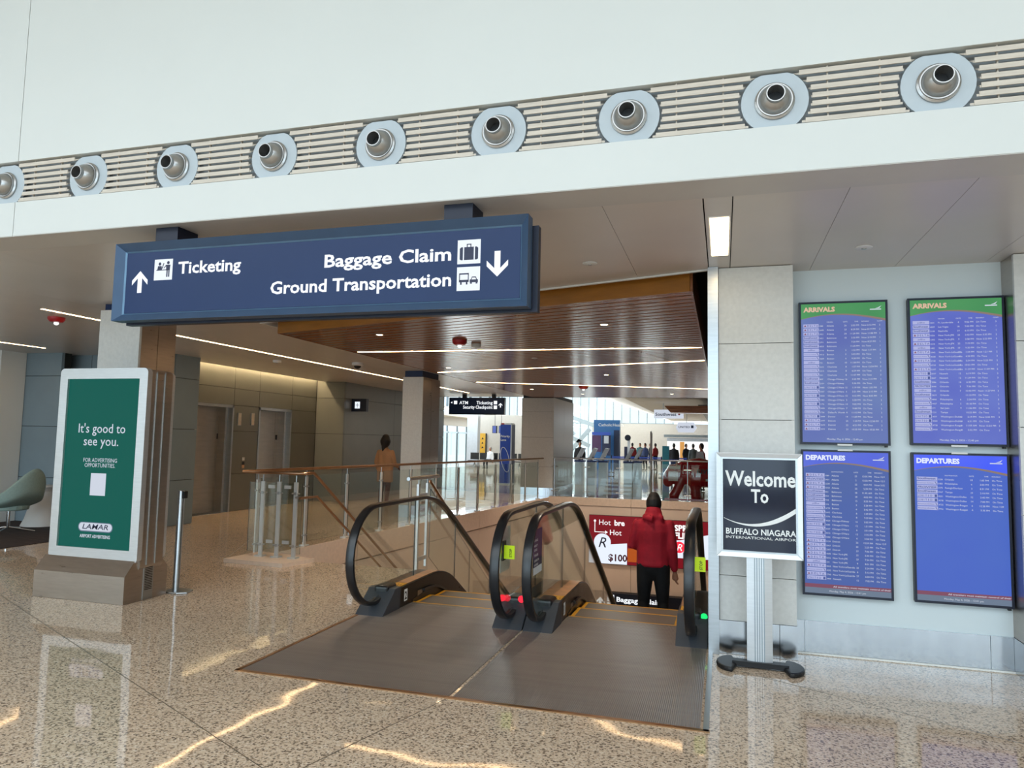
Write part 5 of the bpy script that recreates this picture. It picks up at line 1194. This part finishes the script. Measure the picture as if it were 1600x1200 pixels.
def kiosk(px, y, lab):
    c = ony(px, 720, y); t = thing('check_in_kiosk', lab, 'kiosk', (c.x, y, 0), 'check-in kiosks in the ticket hall'); x = c.x
    MB().box(x-.16, x+.16, y-.2, y+.2, 0, .9).build('pedestal', 'steel', t); MB().box(x-.18, x+.2, y-.24, y+.24, .9, .97).build('shelf', 'kiosk_base_blue', t)
    MB().py([(x-.16, .97), (x-.02, .97), (x+.21, 1.45), (x+.1, 1.47)], y-.22, y+.22).build('screen_head', 'kiosk_white', t); MB().box(x+.02, x+.06, y-.18, y+.18, 1.02, 1.1).build('reader', 'cloth_blue', t)
for px, lab in ((906, 'leftmost silver check-in kiosk beside the beige column'), (925, 'second silver check-in kiosk from the beige column'), (943, 'third check-in kiosk, below the blue booth'), (982, 'fourth check-in kiosk, below the round sign'), (996, 'rightmost check-in kiosk left of the white post')): kiosk(px, 28.3 if px < 990 else 29.2, lab)
bt = thing('health_booth', 'blue sponsor booth in the ticket hall', 'booth', (-7.5, 45, 0)); a, b = ony(928, 656, 45), ony(968, 700, 45)
MB().box(a.x, b.x, 45, 45.4, 0, a.z).build('back_panel', 'booth_blue', bt); 
for nm_, mt_, (pa, pb) in (('purple_screen', 'print_purple', ((925, 680), (939, 706))), ('blue_board', 'totem_blue', ((925, 675), (954, 680))), ('side_board', 'totem_dark', ((941, 680), (954, 712))), ('pale_screen', 'kiosk_white', ((944, 681), (951, 693)))):
    pa, pb = ony(*pa, 44.3), ony(*pb, 44.3); MB().box(pa.x, pb.x, 44.25 if 'pale' in nm_ else 44.3, 44.34, pb.z, pa.z).build(nm_, mt_, bt)
MB().box(b.x-.35, b.x, 44.9, 45, 0, 2.5).build('figure_panel', 'print_navy', bt)
pieces(MB().text('Catholic', (a.x+.3, 44.99, a.z-.4), .26).text('Health', (a.x+1.22, 44.99, a.z-.4), .26), 'lettering', 'letter_white', bt)
rs = thing('round_sign', 'round dark sign on a pale stand in the ticket hall', 'sign', (-5, 40, 0)); c = ony(981, 684, 40)
MB().lathe([(.17, 0), (.17, .04)], (c.x, 40, c.z), -Y, 28).build('disc', 'navy_dark', rs); MB().box(c.x-.02, c.x+.12, 40.02, 40.06, 0, c.z-.1).build('stand', 'kiosk_white', rs); MB().box(c.x-.2, c.x-.03, 40.02, 40.08, .6, 1.5).build('side_board', 'totem_dark', rs)
wp = thing('white_post', 'tall slim white post behind the far guardrail', 'post', (-2.2, 24, 0)); c = ony(1017, 674, 24)
MB().box(c.x-.025, c.x+.025, 24, 24.05, 0, c.z).build('shaft', 'white_plastic', wp); MB().box(c.x+.025, c.x+.045, 24, 24.05, 0, c.z-.05).build('edge', 'black', wp)
sw = thing('airline_sign', 'white hanging Southwest sign in the ticket hall', 'sign', (-3, 34, 3)); a, b = ony(1022, 640, 34), ony(1068, 654, 34)
MB().box(a.x, b.x, 34, 34.12, b.z, a.z).build('panel', 'screen_white', sw); flat(MB().text('Southwest', (a.x+.06, 33.995, b.z+.12), .21, width=.97, bold=.02)).build('lettering', 'print_navy', sw)  # panel given its own glow, as it came out too dark
MB().lathe([(.05, 0), (.05, .006)], (b.x-.2, 34, b.z+.2), -Y, 12).build('heart', 'red_plastic', sw); MB().box(a.x+.4, a.x+.44, 34.04, 34.08, a.z, 3.7).build('hanger', 'steel', sw)
un = thing('airline_sign', 'grey hanging United sign beyond the Southwest one', 'sign', (-2.5, 42, 2.5)); a, b = ony(1056, 660, 42), ony(1089, 676, 42); w = b.x-a.x; h = a.z-b.z
MB().py([(a.x, (a.z+b.z)/2), (a.x+.12*w, b.z), (b.x-.15*w, b.z), (b.x, (a.z+b.z)/2), (b.x-.15*w, a.z), (a.x+.12*w, a.z)], 42, 42.1).build('panel', 'screen_white', un); flat(MB().text('UNITED', (a.x+.12*w, 41.995, b.z+.45*h), .16, width=.55*w, bold=.02)).build('lettering', 'print_navy', un)  # glow added to lift the sign panel, like the Southwest one
MB().box(b.x-.28*w, b.x-.16*w, 41.99, 42, b.z+.44*h, b.z+.72*h).build('logo', 'print_navy', un); MB().box(a.x+.5*w, a.x+.53*w, 42.03, 42.06, a.z, 3.7).build('hanger', 'steel', un)
tn = thing('teal_information_stand', 'teal information stand in the ticket hall', 'stand', (-3, 34, 0)); c = ony(1040, 697, 34); MB().box(c.x-.15, c.x+.16, 34, 34.2, .55, c.z).build('upper_panel', 'teal_banner', tn); MB().box(c.x-.14, c.x+.15, 34, 34.2, 0, .55).build('lower_panel', 'booth_blue', tn)
mo = thing('kiosk_monitor', 'white kiosk monitor seen from behind above the bison', 'monitor', (-.8, 25, 0)); c = ony(1094, 712, 25); MB().py([(c.x-.12, c.z+.14), (c.x+.1, c.z+.14), (c.x+.16, c.z-.28), (c.x-.17, c.z-.28)], 25, 25.06).build('housing', 'kiosk_white', mo); MB().box(c.x-.04, c.x+.04, 25.06, 25.12, 0, c.z).build('stand', 'black', mo)
bm_ = thing('canopy_beam', 'dark brown canopy beam over the ticket hall counters', 'beam', (0, 30, 3)); a, b = ony(1038, 634, 30), ony(1105, 648, 30); MB().py([(a.x, a.z), (a.x+.25, b.z+.08), (6, b.z), (6, a.z)], 30, 31).build('beam', 'wood_slat', bm_); MB().box(-1, 6, 31, 60, 3.3, 3.36).build('soffit', 'grey_panel', bm_)
cn = thing('shop_front', 'lit shop front with pale sign strip at the hall end', 'shop', (-2, 58, 0)); a, b = ony(1042, 684, 58), ony(1084, 690, 58); MB().box(a.x, 4, 57.9, 58, b.z, a.z).build('sign_strip', 'kiosk_white', cn); MB().box(a.x, 4, 58.3, 58.4, 0, b.z).build('lit_interior', 'white_lit', cn); MB().box(a.x+1.0, a.x+1.35, 58.2, 58.25, .5, 1.9).build('orange_panel', 'orange_lit', cn); MB().box(a.x-.2, 4, 57.6, 58.2, a.z+.05, a.z+.25).build('awning', 'mullion', cn)
for lab, y in (('blue queue belt barrier nearer the kiosks', 36), ('blue queue belt barrier farther back', 41)):
    a, b = ony(955, 710, y), ony(1074, 710, y); t = thing('belt_barrier', lab, 'barrier', (a.x, y, 0), 'queue belt barriers')
    MB().box(a.x, b.x, y, y+.01, .86, .93).build('belt', 'totem_blue', t)
    for i in range(4):
        x = a.x+(b.x-a.x)*i/3; MB().lathe([(.15, 0), (.15, .02), (.03, .03), (.03, .98)], (x, y, 0), Z, 12).build('post', 'cloth_dark', t)
smesh(MB().box(-16.6, -12.6, 45.5, 45.8, 0, 3.4), 'wall_ticket_mid', 'far_wall', 'grey wall behind the waiting seats')
ys_ = thing('yellow_sign', 'yellow vertical banner sign on the waiting area wall', 'sign', (-14, 45.4, 1)); a, b = ony(750, 677, 45.4), ony(758, 708, 45.4)
MB().box(a.x, b.x, 45.38, 45.48, b.z, a.z).build('panel', 'yellow_sign', ys_); MB().box(b.x, b.x+.06, 45.38, 45.48, b.z, a.z).build('edge', 'black', ys_)
for i in range(3): MB().lathe([(.09, 0), (.09, .006)], ((a.x+b.x)/2, 45.38, a.z-.35-i*.3), -Y, 3).build('mark', 'black', ys_)
for i, (px, lab) in enumerate(((773, 'left of two small hung screens in waiting area'), (783, 'right of two small hung screens in waiting area'))):
    c = ony(px, 671, 40); t = thing('hung_screen', lab, 'display screen', c, 'two hung screens'); MB().box(c.x-.15, c.x+.15, 40, 40.08, c.z-.22, c.z+.22).build('housing', 'black', t); flat(MB().quad((c.x-.12, 39.995, c.z-.2), (.2, 0, 0), (0, 0, .4))).build('screen', 'screen_far', t); MB().box(c.x-.01, c.x+.01, 40.03, 40.05, c.z+.2, roofz(c.x)+.02).build('hanger', 'black', t)
pr = thing('pier', 'pale blue pier beside the sliding doors', 'pier', (-15.9, 43, 0)); a, b = ony(730, 668, 43), ony(745, 727, 43); MB().box(a.x, b.x, 43, 43.5, 0, 3.4).build('shaft', 'kiosk_white', pr); MB().box(a.x-.03, b.x+.03, 42.97, 43.53, 0, .15).build('base', 'steel', pr)
